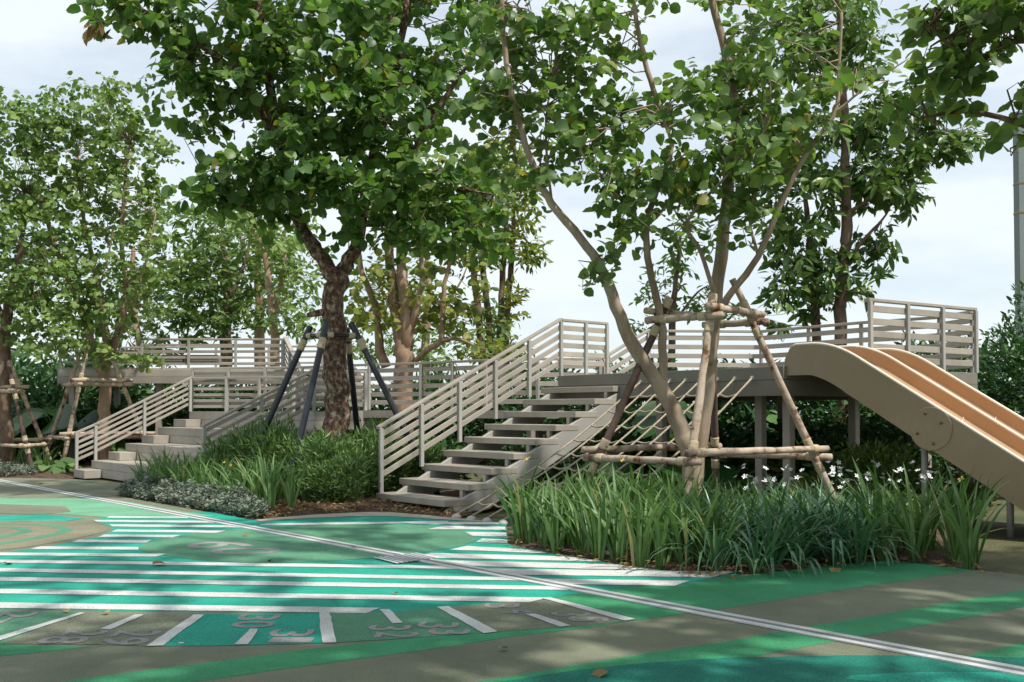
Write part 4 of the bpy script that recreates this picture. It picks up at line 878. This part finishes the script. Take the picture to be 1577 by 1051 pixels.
for (xs, lab, sd_) in (((742, 735, 728, 722), 'thin dark stemmed tree left of the pair behind the centre stair', 63), ((757, 750, 742, 735), 'thin dark stemmed tree second from left behind the centre stair', 64), ((770, 772, 776, 782), 'thin straight stemmed tree right of the pair behind the centre stair', 65), ((780, 782, 788, 792), 'thin straight stemmed tree nearest the open sky behind the centre stair', 66)):
    dd_ = 23 + (sd_ - 63) * 0.5
    k = sd_ - 63
    back_tree(lab, xs[0], 620, dd_, [[(xs[0], 640, .10), (xs[0] - 1, 540, .09), (xs[1], 470, .08), (xs[2], 400, .07), (xs[3], 300, .04)]],
              [(xs[3] + 5, 330, 34, 46, 0, 1.0, 22), (xs[3] + 14, 270, 34, 40, 0, 1.0, 18), (xs[3] + 22, 390, 26, 24, 0, .8, 11), (xs[1] + 12, 480, 16, 45, 0, .5, 9), (xs[0] + 8, 540, 22, 18, 0, .5, 7)], 'leaf_yellow' if k > 1 else 'leaf_back', 'bark_brown', 'lance', 0.24, sd_)
d = 19.5
limbs = [[(1294, 640, d, .13), (1294, 500, d, .12), (1298, 400, d, .105), (1304, 350, d, .11), (1302, 250, d, .09), (1300, 170, d, .08), (1294, 90, d, .06), (1290, -40, d, .03)],
         [(1300, 410, d, .05), (1330, 370, d - .2, .035), (1365, 330, d - .3, .02), (1380, 290, d - .3, .012)], [(1304, 240, d, .03), (1330, 200, d, .02)], [(1395, 265, d - .2, .02), (1420, 235, d - .2, .025), (1450, 205, d - .3, .015), (1490, 205, d - .3, .008)], [(1304, 330, d, .05), (1350, 300, d - .1, .035), (1395, 265, d - .2, .025)],
         [(1258, 640, d + .5, .10), (1257, 480, d + .5, .09), (1248, 380, d + .5, .07), (1240, 300, d + .5, .04)]]
blobs = [(1280, 30, 70, 50, 0, 1.2, 55), (1240, 90, 50, 40, 0, 1, 36), (1320, 80, 50, 45, 0, 1, 40), (1340, 180, 40, 40, 0, .9, 30), (1400, 175, 50, 36, 0, .9, 34), (1440, 225, 50, 26, 0, .7, 26), (1490, 210, 28, 20, -.2, .4, 10), (1380, 240, 40, 36, 0, .8, 26), (1350, 280, 48, 36, 0, .9, 30), (1385, 300, 32, 30, 0, .7, 18), (1335, 250, 36, 36, 0, .8, 22), (1260, 200, 45, 50, 0, .9, 34), (1245, 300, 50, 50, .3, 1.0, 40), (1230, 380, 45, 40, .4, .9, 34), (1270, 420, 40, 36, .3, .8, 24), (1330, 400, 30, 34, 0, .6, 14), (1360, 370, 22, 26, -.2, .4, 8), (1215, 440, 34, 30, .4, .7, 18), (1260, 470, 30, 22, .4, .6, 10), (1320, 450, 22, 22, 0, .5, 7), (1110, 150, 40, 34, .6, .7, 14), (1190, 260, 36, 40, .6, .8, 18), (1195, 340, 30, 36, .6, .7, 14), (1205, 30, 50, 40, .4, .9, 22), (1190, 480, 24, 26, 0, .5, 9)]
make_tree('glossy_tree', 'straight trunked tree with glossy pointed leaves behind the slide platform', None, limbs, [(x, y, rx, ry, d + o, rd, n) for x, y, rx, ry, o, rd, n in blobs], 'lance', 0.27, 'leaf_lance', 'bark_brown', per_twig=10, twig_len=0.5, twig_frac=0.35, seed=71, droop=0.3)
back_tree('light green feathery tree far behind the curved walkway', 650, 640, 32, [[(655, 650, .16), (655, 540, .14), (660, 450, .1), (655, 380, .05)], [(657, 500, .06), (700, 450, .04), (720, 410, .02)], [(657, 500, .06), (600, 460, .04), (570, 420, .02)]],
          [(560, 470, 45, 45, 0, 2, 36), (620, 500, 50, 40, 0, 2, 40), (680, 480, 50, 45, 0, 2, 38), (580, 540, 50, 26, 0, 2, 30), (680, 545, 60, 24, 0, 2, 32), (740, 530, 40, 26, 0, 1.6, 20), (640, 430, 50, 35, 0, 2, 28), (520, 530, 36, 36, 0, 1.6, 20), (790, 545, 30, 16, 0, 1.2, 10)], 'leaf_left', 'bark_tan', 'lance', 0.24, 75)
back_tree('small light tree seen through the log frame behind the platform', 1040, 640, 22, [[(1035, 640, .09), (1035, 500, .08), (1042, 420, .05), (1048, 360, .03)], [(1036, 500, .03), (1070, 455, .025), (1090, 440, .012)]],
          [(1045, 400, 30, 40, 0, .8, 16), (1080, 470, 34, 25, 0, .8, 16), (1010, 450, 26, 26, 0, .6, 10), (1060, 350, 30, 26, 0, .7, 10), (1130, 480, 30, 18, 0, .6, 9), (1000, 500, 30, 14, 0, .5, 8)], 'leaf_left', 'bark_brown', 'lance', 0.2, 73)
# two trees behind the photographer whose shade falls on the foreground
def shade_tree(label, x, y, cx, cy, z, seed, spread=1.9, n=260, k_=13, zl=0.0):
    wl2 = [[(Vector((x, y, 0)), .16), (Vector((x + .1, y, 1.8)), .14), (Vector((lerp(x, cx, .4), lerp(y, cy, .4), 3.2 + zl)), .11), (Vector((cx, cy, 5 + zl)), .06)]]
    up = Z * zl
    for k in range(5):
        a = k * 1.26 + seed; wl2.append([(Vector((lerp(x, cx, .35), lerp(y, cy, .35), 3.0 + .1 * k)) + up, .05), (Vector((cx + .9 * math.cos(a), cy + .9 * math.sin(a), 3.9 + .2 * k)) + up, .035), (Vector((cx + 1.7 * math.cos(a), cy + 1.7 * math.sin(a), 4.6 + .2 * k)) + up, .015)])
    r2 = random.Random(seed); wb2 = []
    for k in range(k_):
        a = r2.uniform(0, 6.28); q = spread * math.sqrt(r2.random()); wb2.append((Vector((cx + q * math.cos(a), cy + q * math.sin(a), z + r2.uniform(-.6, .9))), .75, .55, .75, n // k_))
    make_tree('broadleaf_tree', label, None, None, None, 'round', 0.2, 'leaf_near', 'bark_brown', per_twig=7, twig_len=0.45, twig_frac=0.25, seed=seed, world_limbs=wl2, world_blobs=wb2, group='trees behind the viewpoint')
shade_tree('round leaved tree beside the viewpoint on the right', 4.6, 1.7, 3.1, 2.7, 5.0, 81)
shade_tree('round leaved tree right of the viewpoint beside the floor edge', 6.9, 3.6, 5.6, 4.3, 5.2, 82)
shade_tree('round leaved tree behind the viewpoint near the centre', 1.7, -0.4, 0.6, 2.0, 5.4, 83, 1.7, 190)
shade_tree('sparse round leaved tree beside the viewpoint on the left', -3.4, 1.8, -0.9, 4.3, 5.9, 84, 1.9, 120, 12)
shade_tree('unseen round leaved tree at the right, crown carried over the floor to dapple it', 4.3, 4.2, 1.3, 6.8, 7.3, 87, 1.8, 60, 12, zl=2.2)  # added out of view, crown set far from its trunk to dapple the disc
shade_tree('round leaved tree far right of the viewpoint', 9.0, 5.2, 8.0, 5.6, 5.2, 85)
shade_tree('round leaved tree behind the viewpoint on the left', -3.2, -0.8, -1.7, 1.9, 5.4, 86, 1.6, 150)

# ------------------------------------------------------------------ shrubs and hedges
def foliage_ball(name, n, kind, size, rad, hgt, seed, shell=0.45, upright=0.5):
    rg = np.random.default_rng(seed)
    u = norm(rg.normal(size=(n, 3))); rr = rg.uniform(0.0, 1.0, (n, 1)) ** shell
    lump = 1 + 0.22 * np.sin(u[:, :1] * 5 + seed) * np.cos(u[:, 1:2] * 6 + seed * 2) + 0.12 * np.sin(u[:, 2:3] * 9 + seed)
    pos = u * rr * lump * np.array([[rad, rad, hgt / 2]]) + np.array([[0, 0, hgt / 2]])
    pos[:, 2] = np.maximum(pos[:, 2], 0.03)
    fw = norm(u * np.array([[1, 1, .5]]) + rg.normal(size=(n, 3)) * 0.6 + np.array([[0, 0, upright]])); nn = norm(rg.normal(size=(n, 3)) * 0.6 + np.array([[0, 0, .9]]) + u * .4)
    return leaves_mesh(name, pos, fw, nn, size * rg.uniform(.6, 1.25, n), kind, rg.random(n))
def shrub_set(name, variants, spots, m, cat, labelf, group, stems='bark_brown'):
    stem_me = None
    for i, (p, s, hs) in enumerate(spots):
        me = variants[i % len(variants)]
        root = bpy.data.objects.new(name, None); C.objects.link(root); root.location = p; BASE[root] = Vector(p); root.empty_display_size = .1
        tag(root, labelf(i), cat, group); root.rotation_euler[2] = random.uniform(0, 6.28)
        o = bpy.data.objects.new('foliage', me); C.objects.link(o); o.parent = root; o.scale = (s, s, hs)
        if not me.materials: me.materials.append(M[m])
        if stem_me is None:
            mb = MB()
            for k in range(5): a = k * 1.3; mb.tube([Vector((.04 * math.cos(a), .04 * math.sin(a), -.04)), Vector((.12 * math.cos(a), .12 * math.sin(a), .35)), Vector((.2 * math.cos(a), .2 * math.sin(a), .7))], [.014, .011, .006], 5)
            t = bpy.data.meshes.new('stems'); t.from_pydata(mb.v, [], mb.f); t.update(); t.materials.append(M[stems]); stem_me = t
        st = bpy.data.objects.new('stems', stem_me); C.objects.link(st); st.parent = root; st.scale = (s, s, hs)
random.seed(5)
hv = [foliage_ball('podocarpus', 2000, 'needle', 0.135, 0.42, 1.05, 90 + k, 0.4, 0.9) for k in range(3)]
spots = []
for px, dd_, s, hs in [(345, 14.6, .9, .85), (385, 14.4, 1.0, 1.0), (425, 14.1, 1.0, 1.1), (462, 13.7, 1.0, 1.0), (500, 13.4, 1.0, 1.0), (540, 13.35, .85, 1.0), (566, 13.85, .9, 1.1), (405, 15.0, 1, 1.15), (560, 14.6, 1, 1.15), (595, 14.3, 1, 1.1), (480, 14.8, 1, 1.05), (620, 14.7, 1, 1.0), (505, 12.95, .75, .7), (535, 12.95, .7, .7), (650, 15.0, 1, 1.0)]:
    g = D(px, 700, dd_); spots.append((Vector((g.x, g.y, 0.02)), s * random.uniform(.82, 1.0), hs * random.uniform(.76, 1.0)))
names_h = ['small podocarpus shrub at the left end of the hedge', 'dark podocarpus shrub beside the right rail of the block steps', 'tall podocarpus shrub under the left black stake', 'podocarpus shrub under the second black stake', 'podocarpus shrub in front of the dark trunk', 'podocarpus shrub right of the dark trunk', 'tall podocarpus shrub against the centre stair railing', 'podocarpus shrub behind the left stake', 'podocarpus shrub behind the right stake', 'podocarpus shrub showing through the stair slats', 'podocarpus shrub behind the dark trunk', 'podocarpus shrub behind the centre stair slats', 'low podocarpus shrub above the bare mulch', 'low podocarpus shrub at the foot of the centre stair', 'podocarpus shrub under the middle of the centre stair']
shrub_set('podocarpus_shrub', hv, spots, 'leaf_hedge', 'shrub', lambda i: names_h[i], 'podocarpus hedge around the dark trunk')
bv = [foliage_ball('broad_shrub', 2200, 'lance', 0.16, 0.75, 1.4, 95 + k, 0.4, 0.3) for k in range(3)]
spots = []
for x, y, s, hs in [(-11.5, 26.5, 1.6, 1.5), (-9, 27, 1.6, 1.6), (-7, 26.5, 1.5, 1.5), (-5, 26, 1.5, 1.4), (-3.2, 24.6, 1.5, 1.4), (-1.4, 23, 1.5, 1.6), (.6, 22, 1.5, 1.6), (2.6, 21, 1.5, 1.7), (4.6, 20.6, 1.5, 1.7), (6.6, 20.2, 1.6, 1.6), (8.4, 19, 1.7, 1.9), (-12, 23, 1.3, 1.2), (-9.3, 23.4, 1.3, 1.0), (-7.4, 23.4, 1.3, 1.0), (-6, 23.0, 1.3, .95), (3.2, 15.2, 1.2, .8), (4.6, 15.4, 1.2, .8), (1.6, 14.9, 1.0, .7), (5.8, 15.0, 1.1, .8), (.2, 15.5, .8, .55), (-1.2, 16.0, .8, .6), (-14, 27, 1.7, 1.9), (9.8, 22, 1.8, 1.7), (-13.5, 24.5, 1.6, 1.9), (-11.2, 24.2, 1.4, 1.7), (-10.6, 26, 1.6, 2.2)]:
    spots.append((Vector((x, y, -0.03)), s, hs))
lab_b = ['behind the left end of the high deck', 'behind the middle of the high deck', 'behind the right part of the high deck', 'behind the ramp of the high deck', 'behind the landing of the block steps', 'behind the tan multi-stemmed tree', 'behind the centre stair handrail', 'behind the rail left of the log frame', 'behind the platform rail inside the log frame', 'behind the platform rail left of the slide', 'behind the slide platform end rail', 'left of the high deck posts', 'under the left end of the high deck', 'under the middle of the high deck', 'under the right end of the high deck', 'under the platform right of the climbing net', 'under the platform behind the slide top', 'under the platform behind the net', 'under the platform end by the evergreen screen', 'under the top of the centre stair', 'under the curved walkway', 'at the far left behind the tripods', 'behind the evergreen screen at right', 'at the left picture edge behind the first tripod', 'behind the elephant ears at the left', 'tall behind the left end of the high deck']
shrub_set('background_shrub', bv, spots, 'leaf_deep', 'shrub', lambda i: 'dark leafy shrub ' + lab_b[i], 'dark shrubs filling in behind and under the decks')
sv = [foliage_ball('tall_shrub', 6500, 'lance', 0.12, 0.9, 3.0, 105 + k, 0.38, 0.4) for k in range(2)]
spots = [(Vector((8.15, 15.6, -.03)), .95, 1.0), (Vector((9.2, 15.2, -.03)), 1.0, .95), (Vector((7.2, 16.0, -.03)), .7, .68), (Vector((8.4, 14.0, -.03)), .8, .62), (Vector((6.9, 14.9, -.03)), .55, .5)]
lab_t = ['tall dark evergreen shrub right of the slide platform', 'tallest dark evergreen shrub at the right picture edge', 'dark evergreen shrub just behind the right platform rail', 'dark evergreen shrub above the lower end of the slide', 'low evergreen shrub under the right end of the platform']
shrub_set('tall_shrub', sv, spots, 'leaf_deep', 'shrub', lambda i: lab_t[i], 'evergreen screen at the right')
yv = [foliage_ball('golden_shrub', 2400, 'lance', 0.075, 0.5, 0.8, 115, 0.4, 0.6)]
spots = [(D(1300, 700, 12.6), 1.0, 1.0), (D(1350, 700, 12.2), 1.0, 1.1), (D(1405, 700, 11.6), 1.0, .85), (D(1460, 720, 11.3), .9, .6)]
lab_y = ['small leaved golden green shrub left of the slide underside', 'golden green shrub with yellow tips under the slide', 'dark green low shrub under the joint plate of the slide', 'low shrub in the deep shade below the slide']
shrub_set('golden_shrub', yv, [(Vector((p.x, p.y, 0)), s, h) for p, s, h in spots], 'leaf_back', 'shrub', lambda i: lab_y[i], 'shrubs under the slide')

# broad-leaved plants
def big_plant(label, p, n, L, m, seed, up=0.8, group=None, wide=1.0):
    random.seed(seed); p = Vector(p); root = thing('broadleaf_plant', label, 'plant', p, group)
    T, Fc = TEMPL['broad']
    for k in range(n):
        a = 2 * math.pi * k / n + random.uniform(-.4, .4); el = random.uniform(.5, 1.2) * up
        d_ = Vector((math.cos(a) * math.cos(el), math.sin(a) * math.cos(el), math.sin(el))); st = L * random.uniform(.5, .8)
        b = p + Z * 0.02; tip = b + d_ * st + Z * st * .25
        MB().tube([b, lerp(b, tip, .5) + Z * .08, tip], [.025, .02, .012], 6).build('stalk', M['leaf_big'], root, smooth=True)
        f = Vector((math.cos(a), math.sin(a), random.uniform(-.5, .3))).normalized(); nn = Vector((random.gauss(0, .3), random.gauss(0, .3) - .5, 1))
        R = leaf_frames(np.array([f[:]]), np.array([nn[:]]))[0]; s = L * random.uniform(.7, 1.0)
        vs = [(R @ (np.array(v) * np.array([1, wide * 1.25, 1]))) * s + np.array(tip[:]) for v in T]
        MB().add(vs, Fc).build('leaf', M[m], root, smooth=True)
bp_ = [('elephant ear with huge dark leaves left of the log tripod', D(65, 690, 22.3), 8, 1.35, 'leaf_big', 1.0), ('elephant ear with huge dark leaves behind the log tripod', D(110, 690, 22.8), 8, 1.5, 'leaf_big', 1.1), ('elephant ear behind the leftmost trunk', D(30, 690, 22.2), 7, 1.2, 'leaf_big', .9), ('heart leaved plant at the foot of the left railing', D(98, 715, 19.6), 9, .32, 'leaf_hedge', .8), ('heart leaved plant beside the far left iris', D(75, 716, 19.7), 9, .35, 'leaf_hedge', .8),
       ('bright green banana leaves behind the left landing rail', D(300, 650, 22.0), 6, .8, 'leaf_croton', 1.0), ('banana plant with broad leaves behind the climbing net', D(1010, 690, 13.9), 7, .8, 'leaf_big', .9), ('banana plant with pale leaves showing under the platform', D(1110, 690, 13.6), 7, .7, 'leaf_big', .9), ('croton with yellow and orange leaves between the platform posts', D(1193, 690, 13.6), 7, .55, 'leaf_croton', 1.0), ('banana plant rising behind the platform rail', D(1100, 600, 18.6), 8, 1.4, 'leaf_big', 1.3), ('broad leaved plant under the centre stair', D(830, 690, 15.0), 6, .6, 'leaf_big', .9)]
for i, (lab, p, n_, L, m_, up) in enumerate(bp_): big_plant(lab, (p.x, p.y, -0.02), n_, L, m_, 200 + i, up)
random.seed(9)

# ------------------------------------------------------------------ strap-leaved plants
def blade_clump(name, seed, n, Lr, wr, arch, spread, fan=False):
    rg = np.random.default_rng(seed); K = 6; V = []; Fc = []
    fa = rg.uniform(0, np.pi)
    for i in range(n):
        L = rg.uniform(*Lr); w = rg.uniform(*wr); a = rg.uniform(0, 2 * np.pi)
        if fan: a = fa + (0 if rg.random() < .5 else np.pi) + rg.normal() * .5
        lean = abs(rg.normal()) * spread + .03; c = np.array([np.cos(a), np.sin(a), 0]); b = c * rg.uniform(0, .05) + np.array([rg.normal() * .02, rg.normal() * .02, -.03])
        side = np.array([-np.sin(a), np.cos(a), 0]);
        if fan: side = norm((side * .6 + c * rg.normal() * .9)[None])[0]
        ar = arch * rg.uniform(.3, 1.4); k0 = len(V); p = b.copy(); th = lean
        for j in range(K + 1):
            t = j / K; ww = w * (0.65 + .6 * t if t < .45 else .92 * (1 - ((t - .45) / .55) ** 1.8)) / 2
            nn = np.array([-np.cos(a) * np.cos(th), -np.sin(a) * np.cos(th), np.sin(th)]) * ww * .35
            V += [p + side * ww + nn, p, p - side * ww + nn]
            th = min(2.7, th + ar / K * (0.4 + 1.6 * t)); p = p + (c * np.sin(th) + np.array([0, 0, np.cos(th)])) * L / K
        for j in range(K):
            q = k0 + 3 * j; Fc += [(q, q + 1, q + 4, q + 3), (q + 1, q + 2, q + 5, q + 4)]
    me = bpy.data.meshes.new(name); me.from_pydata([tuple(v) for v in V], [], Fc)
    me.polygons.foreach_set('use_smooth', [True] * len(Fc))
    at = me.attributes.new('rnd', 'FLOAT', 'POINT'); at.data.foreach_set('value', np.repeat(rg.random(n), 3 * (K + 1)).astype(np.float32)); me.update(); return me
def scatter(poly, gap, seed, tries=4000):
    rg = random.Random(seed); xs = [p[0] for p in poly]; ys = [p[1] for p in poly]; out = []
    for _ in range(tries):
        x, y = rg.uniform(min(xs), max(xs)), rg.uniform(min(ys), max(ys))
        if in_poly(x, y, poly) and all((x - a) ** 2 + (y - b) ** 2 > gap * gap for a, b in out): out.append((x, y))
    return out
def flower_mesh(name, m, r=0.035, petals=5):
    mb = MB()
    for k in range(petals):
        a = 2 * math.pi * k / petals; c, s = math.cos(a), math.sin(a); c2, s2 = math.cos(a + .45), math.sin(a + .45); c3, s3 = math.cos(a - .45), math.sin(a - .45)
        mb.add([(0, 0, 0), (r * .7 * c3, r * .7 * s3, r * .35), (r * c, r * s, r * .25), (r * .7 * c2, r * .7 * s2, r * .35)], [(0, 1, 2, 3)])
    me = bpy.data.meshes.new(name); me.from_pydata(mb.v, [], mb.f); me.materials.append(M[m]); me.update(); return me
YF = flower_mesh('yellow_flower', 'petal_yellow', 0.03, 4); WF = flower_mesh('white_flower', 'petal', 0.036, 5)
def plant_set(name, variants, spots, m, label, group, zf=lambda x, y: 0.05, flower=None, fl_h=(0.6, 0.75), fl_p=0.2, sc=(0.85, 1.15), cat='plant', fl_n=1):
    for i, (x, y) in enumerate(spots):
        me = variants[i % len(variants)]
        if not me.materials: me.materials.append(M[m])
        o = bpy.data.objects.new(name, me); C.objects.link(o); o.location = (x, y, zf(x, y)); s = random.uniform(*sc); o.scale = (s, s, s * random.uniform(.92, 1.1)); o.rotation_euler = (0, 0, random.uniform(0, 6.28))
        tag(o, label(i) if callable(label) else label, cat, group)
        if flower and random.random() < fl_p:
            for _ in range(fl_n):
                f = bpy.data.objects.new('flower', flower); C.objects.link(f); f.parent = o
                f.location = (random.uniform(-.16, .16), random.uniform(-.16, .16), random.uniform(*fl_h)); f.rotation_euler = (random.uniform(-.9, .9), random.uniform(-.9, .9), random.uniform(0, 6)); k = random.uniform(.8, 1.3); f.scale = (k, k, k)
ORD = ['first', 'second', 'third', 'fourth', 'fifth', 'sixth', 'seventh', 'eighth', 'ninth', 'tenth', 'eleventh', 'twelfth', 'thirteenth', 'fourteenth']
def row_labels(spots, edge, what, front_where, rest, reach=0.24):
    '''clumps along the front edge are told apart by their order from the left, those behind them by nothing'''
    fr = sorted([i for i, (x, y) in enumerate(spots) if edge_dist(x, y, edge) < reach], key=lambda i: spots[i][0] / spots[i][1])[:len(ORD)]
    nm = {i: '%s %s from the left %s' % (ORD[k], what, front_where) for k, i in enumerate(fr)}
    return lambda i: nm.get(i, rest)
def line_poly(pts): return pts + [Vector((p.x, p.y - .001, 0)) for p in pts[::-1]]
iris = [blade_clump('iris', 300 + k, 15, (.48, .78), (.026, .042), .7, .20, True) for k in range(5)]
strap = [blade_clump('strap_lily', 320 + k, 34, (.50, .82), (.020, .030), 2.1, .32) for k in range(4)]
fine = [blade_clump('fine', 340 + k, 26, (.5, .75), (.012, .02), 1.3, .3) for k in range(3)]
def zbed(poly, h=.05):
    return lambda x, y: -0.012 + min(1, edge_dist(x, y, poly) / 0.5) * h
random.seed(12)
front = gp((786, 841), (860, 855), (930, 867.5), (1050, 883.5), (1100, 884))
ir_poly = [p + Vector((0.02, .05, 0)) for p in front] + [Vector((1.75, 8.6, 0)), Vector((1.75, 10.3, 0)), Vector((.55, 10.15, 0)), Vector((.1, 10.2, 0))]
sp_ = scatter(ir_poly, .175, 1)
plant_set('iris_clump', iris, sp_, 'leaf_iris', row_labels(sp_, line_poly([p + Vector((.02, .05, 0)) for p in front]), 'iris clump', 'along the front edge before the log frame', 'upright iris clump behind the front row before the log frame', .13), 'iris in the left half of the near bed', zbed(bedR), YF, (.50, .66), .14)
st_poly = [p + Vector((0, .06, 0)) for p in gp((1090, 884), (1160, 885.5), (1270, 872.5), (1375, 864))] + [Vector((3.1, 9.3, 0)), Vector((2.0, 9.3, 0))]
sp_ = scatter(st_poly, .21, 2)
plant_set('strap_lily_clump', strap, sp_, 'leaf_strap', row_labels(sp_, line_poly(st_poly[:4]), 'dark strap lily', 'in the front row of the near bed', 'dark glossy strap lily behind the front row of the near bed'), 'strap lilies in the middle of the near bed', zbed(bedR), None)
ri_poly = [p + Vector((0, .05, 0)) for p in gp((1370, 864), (1430, 870), (1512, 880))] + [Vector((3.95, 8.9, 0)), Vector((3.2, 9.2, 0))]
sp_ = scatter(ri_poly, .22, 3)
plant_set('iris_clump', iris, sp_, 'leaf_iris', row_labels(sp_, line_poly(ri_poly[:3]), 'tall iris clump', 'below the slide', 'tall iris clump in the back row below the slide'), 'iris below the slide', zbed(bedR), YF, (.5, .66), .4, sc=(1.05, 1.25))
fl_poly = [Vector((1.9, 9.8, 0)), Vector((3.7, 9.7, 0)), Vector((4.6, 10.4, 0)), Vector((4.2, 11.6, 0)), Vector((2.6, 11.6, 0)), Vector((2.3, 10.7, 0))]
plant_set('white_flowering_plant', fine, scatter(fl_poly, .27, 4), 'leaf_iris', 'fine leaved plant with white flowers behind the strap lilies', 'white flowering plants behind the strap lilies', zbed(bedR), WF, (.5, .72), .6, fl_n=4, sc=(.75, .95))
li_poly = gp((222, 762), (300, 776), (420, 792), (450, 791), (508, 772), (470, 762), (340, 757), (250, 752))
sp_ = scatter(li_poly, .23, 5)
plant_set('iris_clump', iris, sp_, 'leaf_iris', row_labels(sp_, line_poly(li_poly[:5]), 'bright iris clump', 'in the front row before the podocarpus hedge', 'bright iris clump behind the front row before the podocarpus hedge'), 'iris between the two staircases', zbed(bedL), YF, (.5, .66), .1, sc=(.9, 1.15))
lf_poly = gp((-25, 727), (0, 727), (70, 730), (80, 722), (0, 716), (-25, 716))
plant_set('iris_clump', iris, scatter(lf_poly, .30, 6), 'leaf_iris', 'iris clump in the bed at the far left of the picture', 'iris at the far left', zbed(bedF), None, sc=(.8, 1.0))

# silver ground cover, wood chips, dead leaves
def cover(name, polys, n, seed, label):
    rg = np.random.default_rng(seed); P = []
    for poly in polys:
        xs = [p[0] for p in poly]; ys = [p[1] for p in poly]; k = 0
        while k < n:
            x, y = rg.uniform(min(xs), max(xs)), rg.uniform(min(ys), max(ys))
            if in_poly(x, y, poly): P.append((x, y, min(1, edge_dist(x, y, poly) / .25))); k += 1
    P = np.array(P); N = len(P); h = rg.uniform(.05, .26, N) * (.45 + .55 * P[:, 2]) * (1 + .35 * np.sin(P[:, 0] * 7) * np.cos(P[:, 1] * 6)); pos = np.repeat(np.stack([P[:, 0], P[:, 1], h], 1), 7, 0)
    pos[:, 2] += np.tile(np.linspace(-.03, .03, 7), N); a = rg.uniform(0, 6.28, N * 7); el = rg.uniform(-.2, .9, N * 7)
    fw = np.stack([np.cos(a) * np.cos(el), np.sin(a) * np.cos(el), np.sin(el)], 1); nn = norm(rg.normal(size=(N * 7, 3)) * .4 + np.array([[0, 0, 1.]]))
    o = link_mesh(name, leaves_mesh(name, pos, fw, nn, rg.uniform(.035, .065, N * 7), 'lance', np.repeat(rg.random(N), 7)), M['leaf_silver']); tag(o, label, 'ground cover', None, 'stuff')
cover('silver_ground_cover', [gp((176, 763), (290, 783), (388, 800), (412, 797), (400, 787), (300, 770), (222, 756))], 2600, 401, 'low silvery grey ground cover along the drain edge')
cover('silver_ground_cover', [gp((-90, 736), (0, 735), (60, 735), (40, 729), (-90, 729))], 900, 402, 'silvery grey ground cover at the far left floor edge')
rg = np.random.default_rng(55)
cp = gp((395, 799), (470, 792.5), (560, 788), (600, 788), (700, 796)) + [Vector((-.4, 12.6, 0)), Vector((-1.9, 13.2, 0)), Vector((-3.2, 12.7, 0))]
pts = scatter(cp, .03, 8, 4200); N = len(pts)
pos = np.array([(x, y, -0.012 + min(1, edge_dist(x, y, bedL) / .5) * .08 + .028) for x, y in pts]); a = rg.uniform(0, 6.28, N)
o = link_mesh('wood_chips', leaves_mesh('wood_chips', pos, np.stack([np.cos(a), np.sin(a), rg.normal(size=N) * .35], 1), norm(rg.normal(size=(N, 3)) * .5 + np.array([[0, 0, 1.]])), rg.uniform(.03, .09, N), 'lance', rg.random(N)), M['dead_leaf']); tag(o, 'scattered brown bark chips at the foot of the centre staircase', 'mulch', None, 'stuff')
T, Fc = TEMPL['round']; lm = bpy.data.meshes.new('fallen_leaf'); lm.from_pydata([tuple(v) for v in T], [], Fc); lm.materials.append(M['dead_leaf']); lm.update()
for i, (x, y, s) in enumerate([(235, 873, .11), (1287, 879, .10), (66, 746, .14), (1000, 869, .06), (168, 948, .05), (375, 826, .06), (905, 869, .05), (540, 845, .05), (605, 918, .05), (100, 944, .05), (12, 871, .07), (420, 866, .05), (935, 1040, .09), (770, 1004, .05)]):
    o = bpy.data.objects.new('fallen_leaf', lm); C.objects.link(o); g = G(x, y); o.location = (g.x, g.y, .02); o.scale = (s, s, s); o.rotation_euler = (random.uniform(-.2, .2), random.uniform(-.2, .2), random.uniform(0, 6.28))
    tag(o, ['curled tan leaf lying on the teal stripes', 'brown leaf lying on the green band before the strap lilies', 'pale yellow leaf lying by the block steps'][i] if i < 3 else 'tiny dark dry leaf lying on the painted floor', 'leaf', 'fallen leaves on the painted floor')

rg = np.random.default_rng(66); lit = []
for poly, cnt in ((ir_poly[:5], 150), (st_poly[:4], 110), (ri_poly[:3], 50)):
    for _ in range(cnt):
        k = rg.integers(0, len(poly) - 1); p = lerp(poly[k], poly[k + 1], rg.random()); q = abs(rg.normal()) * .10 - .14 + (.06 if rg.random() < .8 else -.12); lit.append((p.x + rg.normal() * .03, p.y + q, .022 if q < -.04 else .05))
pos = np.array(lit); N = len(pos); a = rg.uniform(0, 6.28, N)
o = link_mesh('leaf_litter', leaves_mesh('leaf_litter', pos, np.stack([np.cos(a), np.sin(a), rg.normal(size=N) * .15], 1), norm(rg.normal(size=(N, 3)) * .25 + np.array([[0, 0, 1.]])), rg.uniform(.03, .085, N), 'lance', rg.random(N)), M['dead_leaf']); tag(o, 'dry leaf litter gathered along the front edge of the near bed', 'leaf litter', None, 'stuff')
# steel column at the right edge
colp = D(1574, 500, 19.0)
column = thing('steel_column', 'grey green painted steel column at the right picture edge', 'column', Vector((colp.x, colp.y, 0)))
topz = D(1574, 175, 19.0).z
MB().post(Vector((colp.x, colp.y, -.03)), topz, .17, (1, 0, 0), .20).build('shaft', M['column'], column, bevel=.01)
for z in (D(1574, 285, 19).z, D(1574, 330, 19).z): MB().post(Vector((colp.x - .004, colp.y - .004, z)), .03, .176, (1, 0, 0), .206).build('bracket', M['bolt'], column)
MB().post(Vector((colp.x, colp.y, topz - .03)), .03, .24, (1, 0, 0), .26).build('cap', M['column'], column)
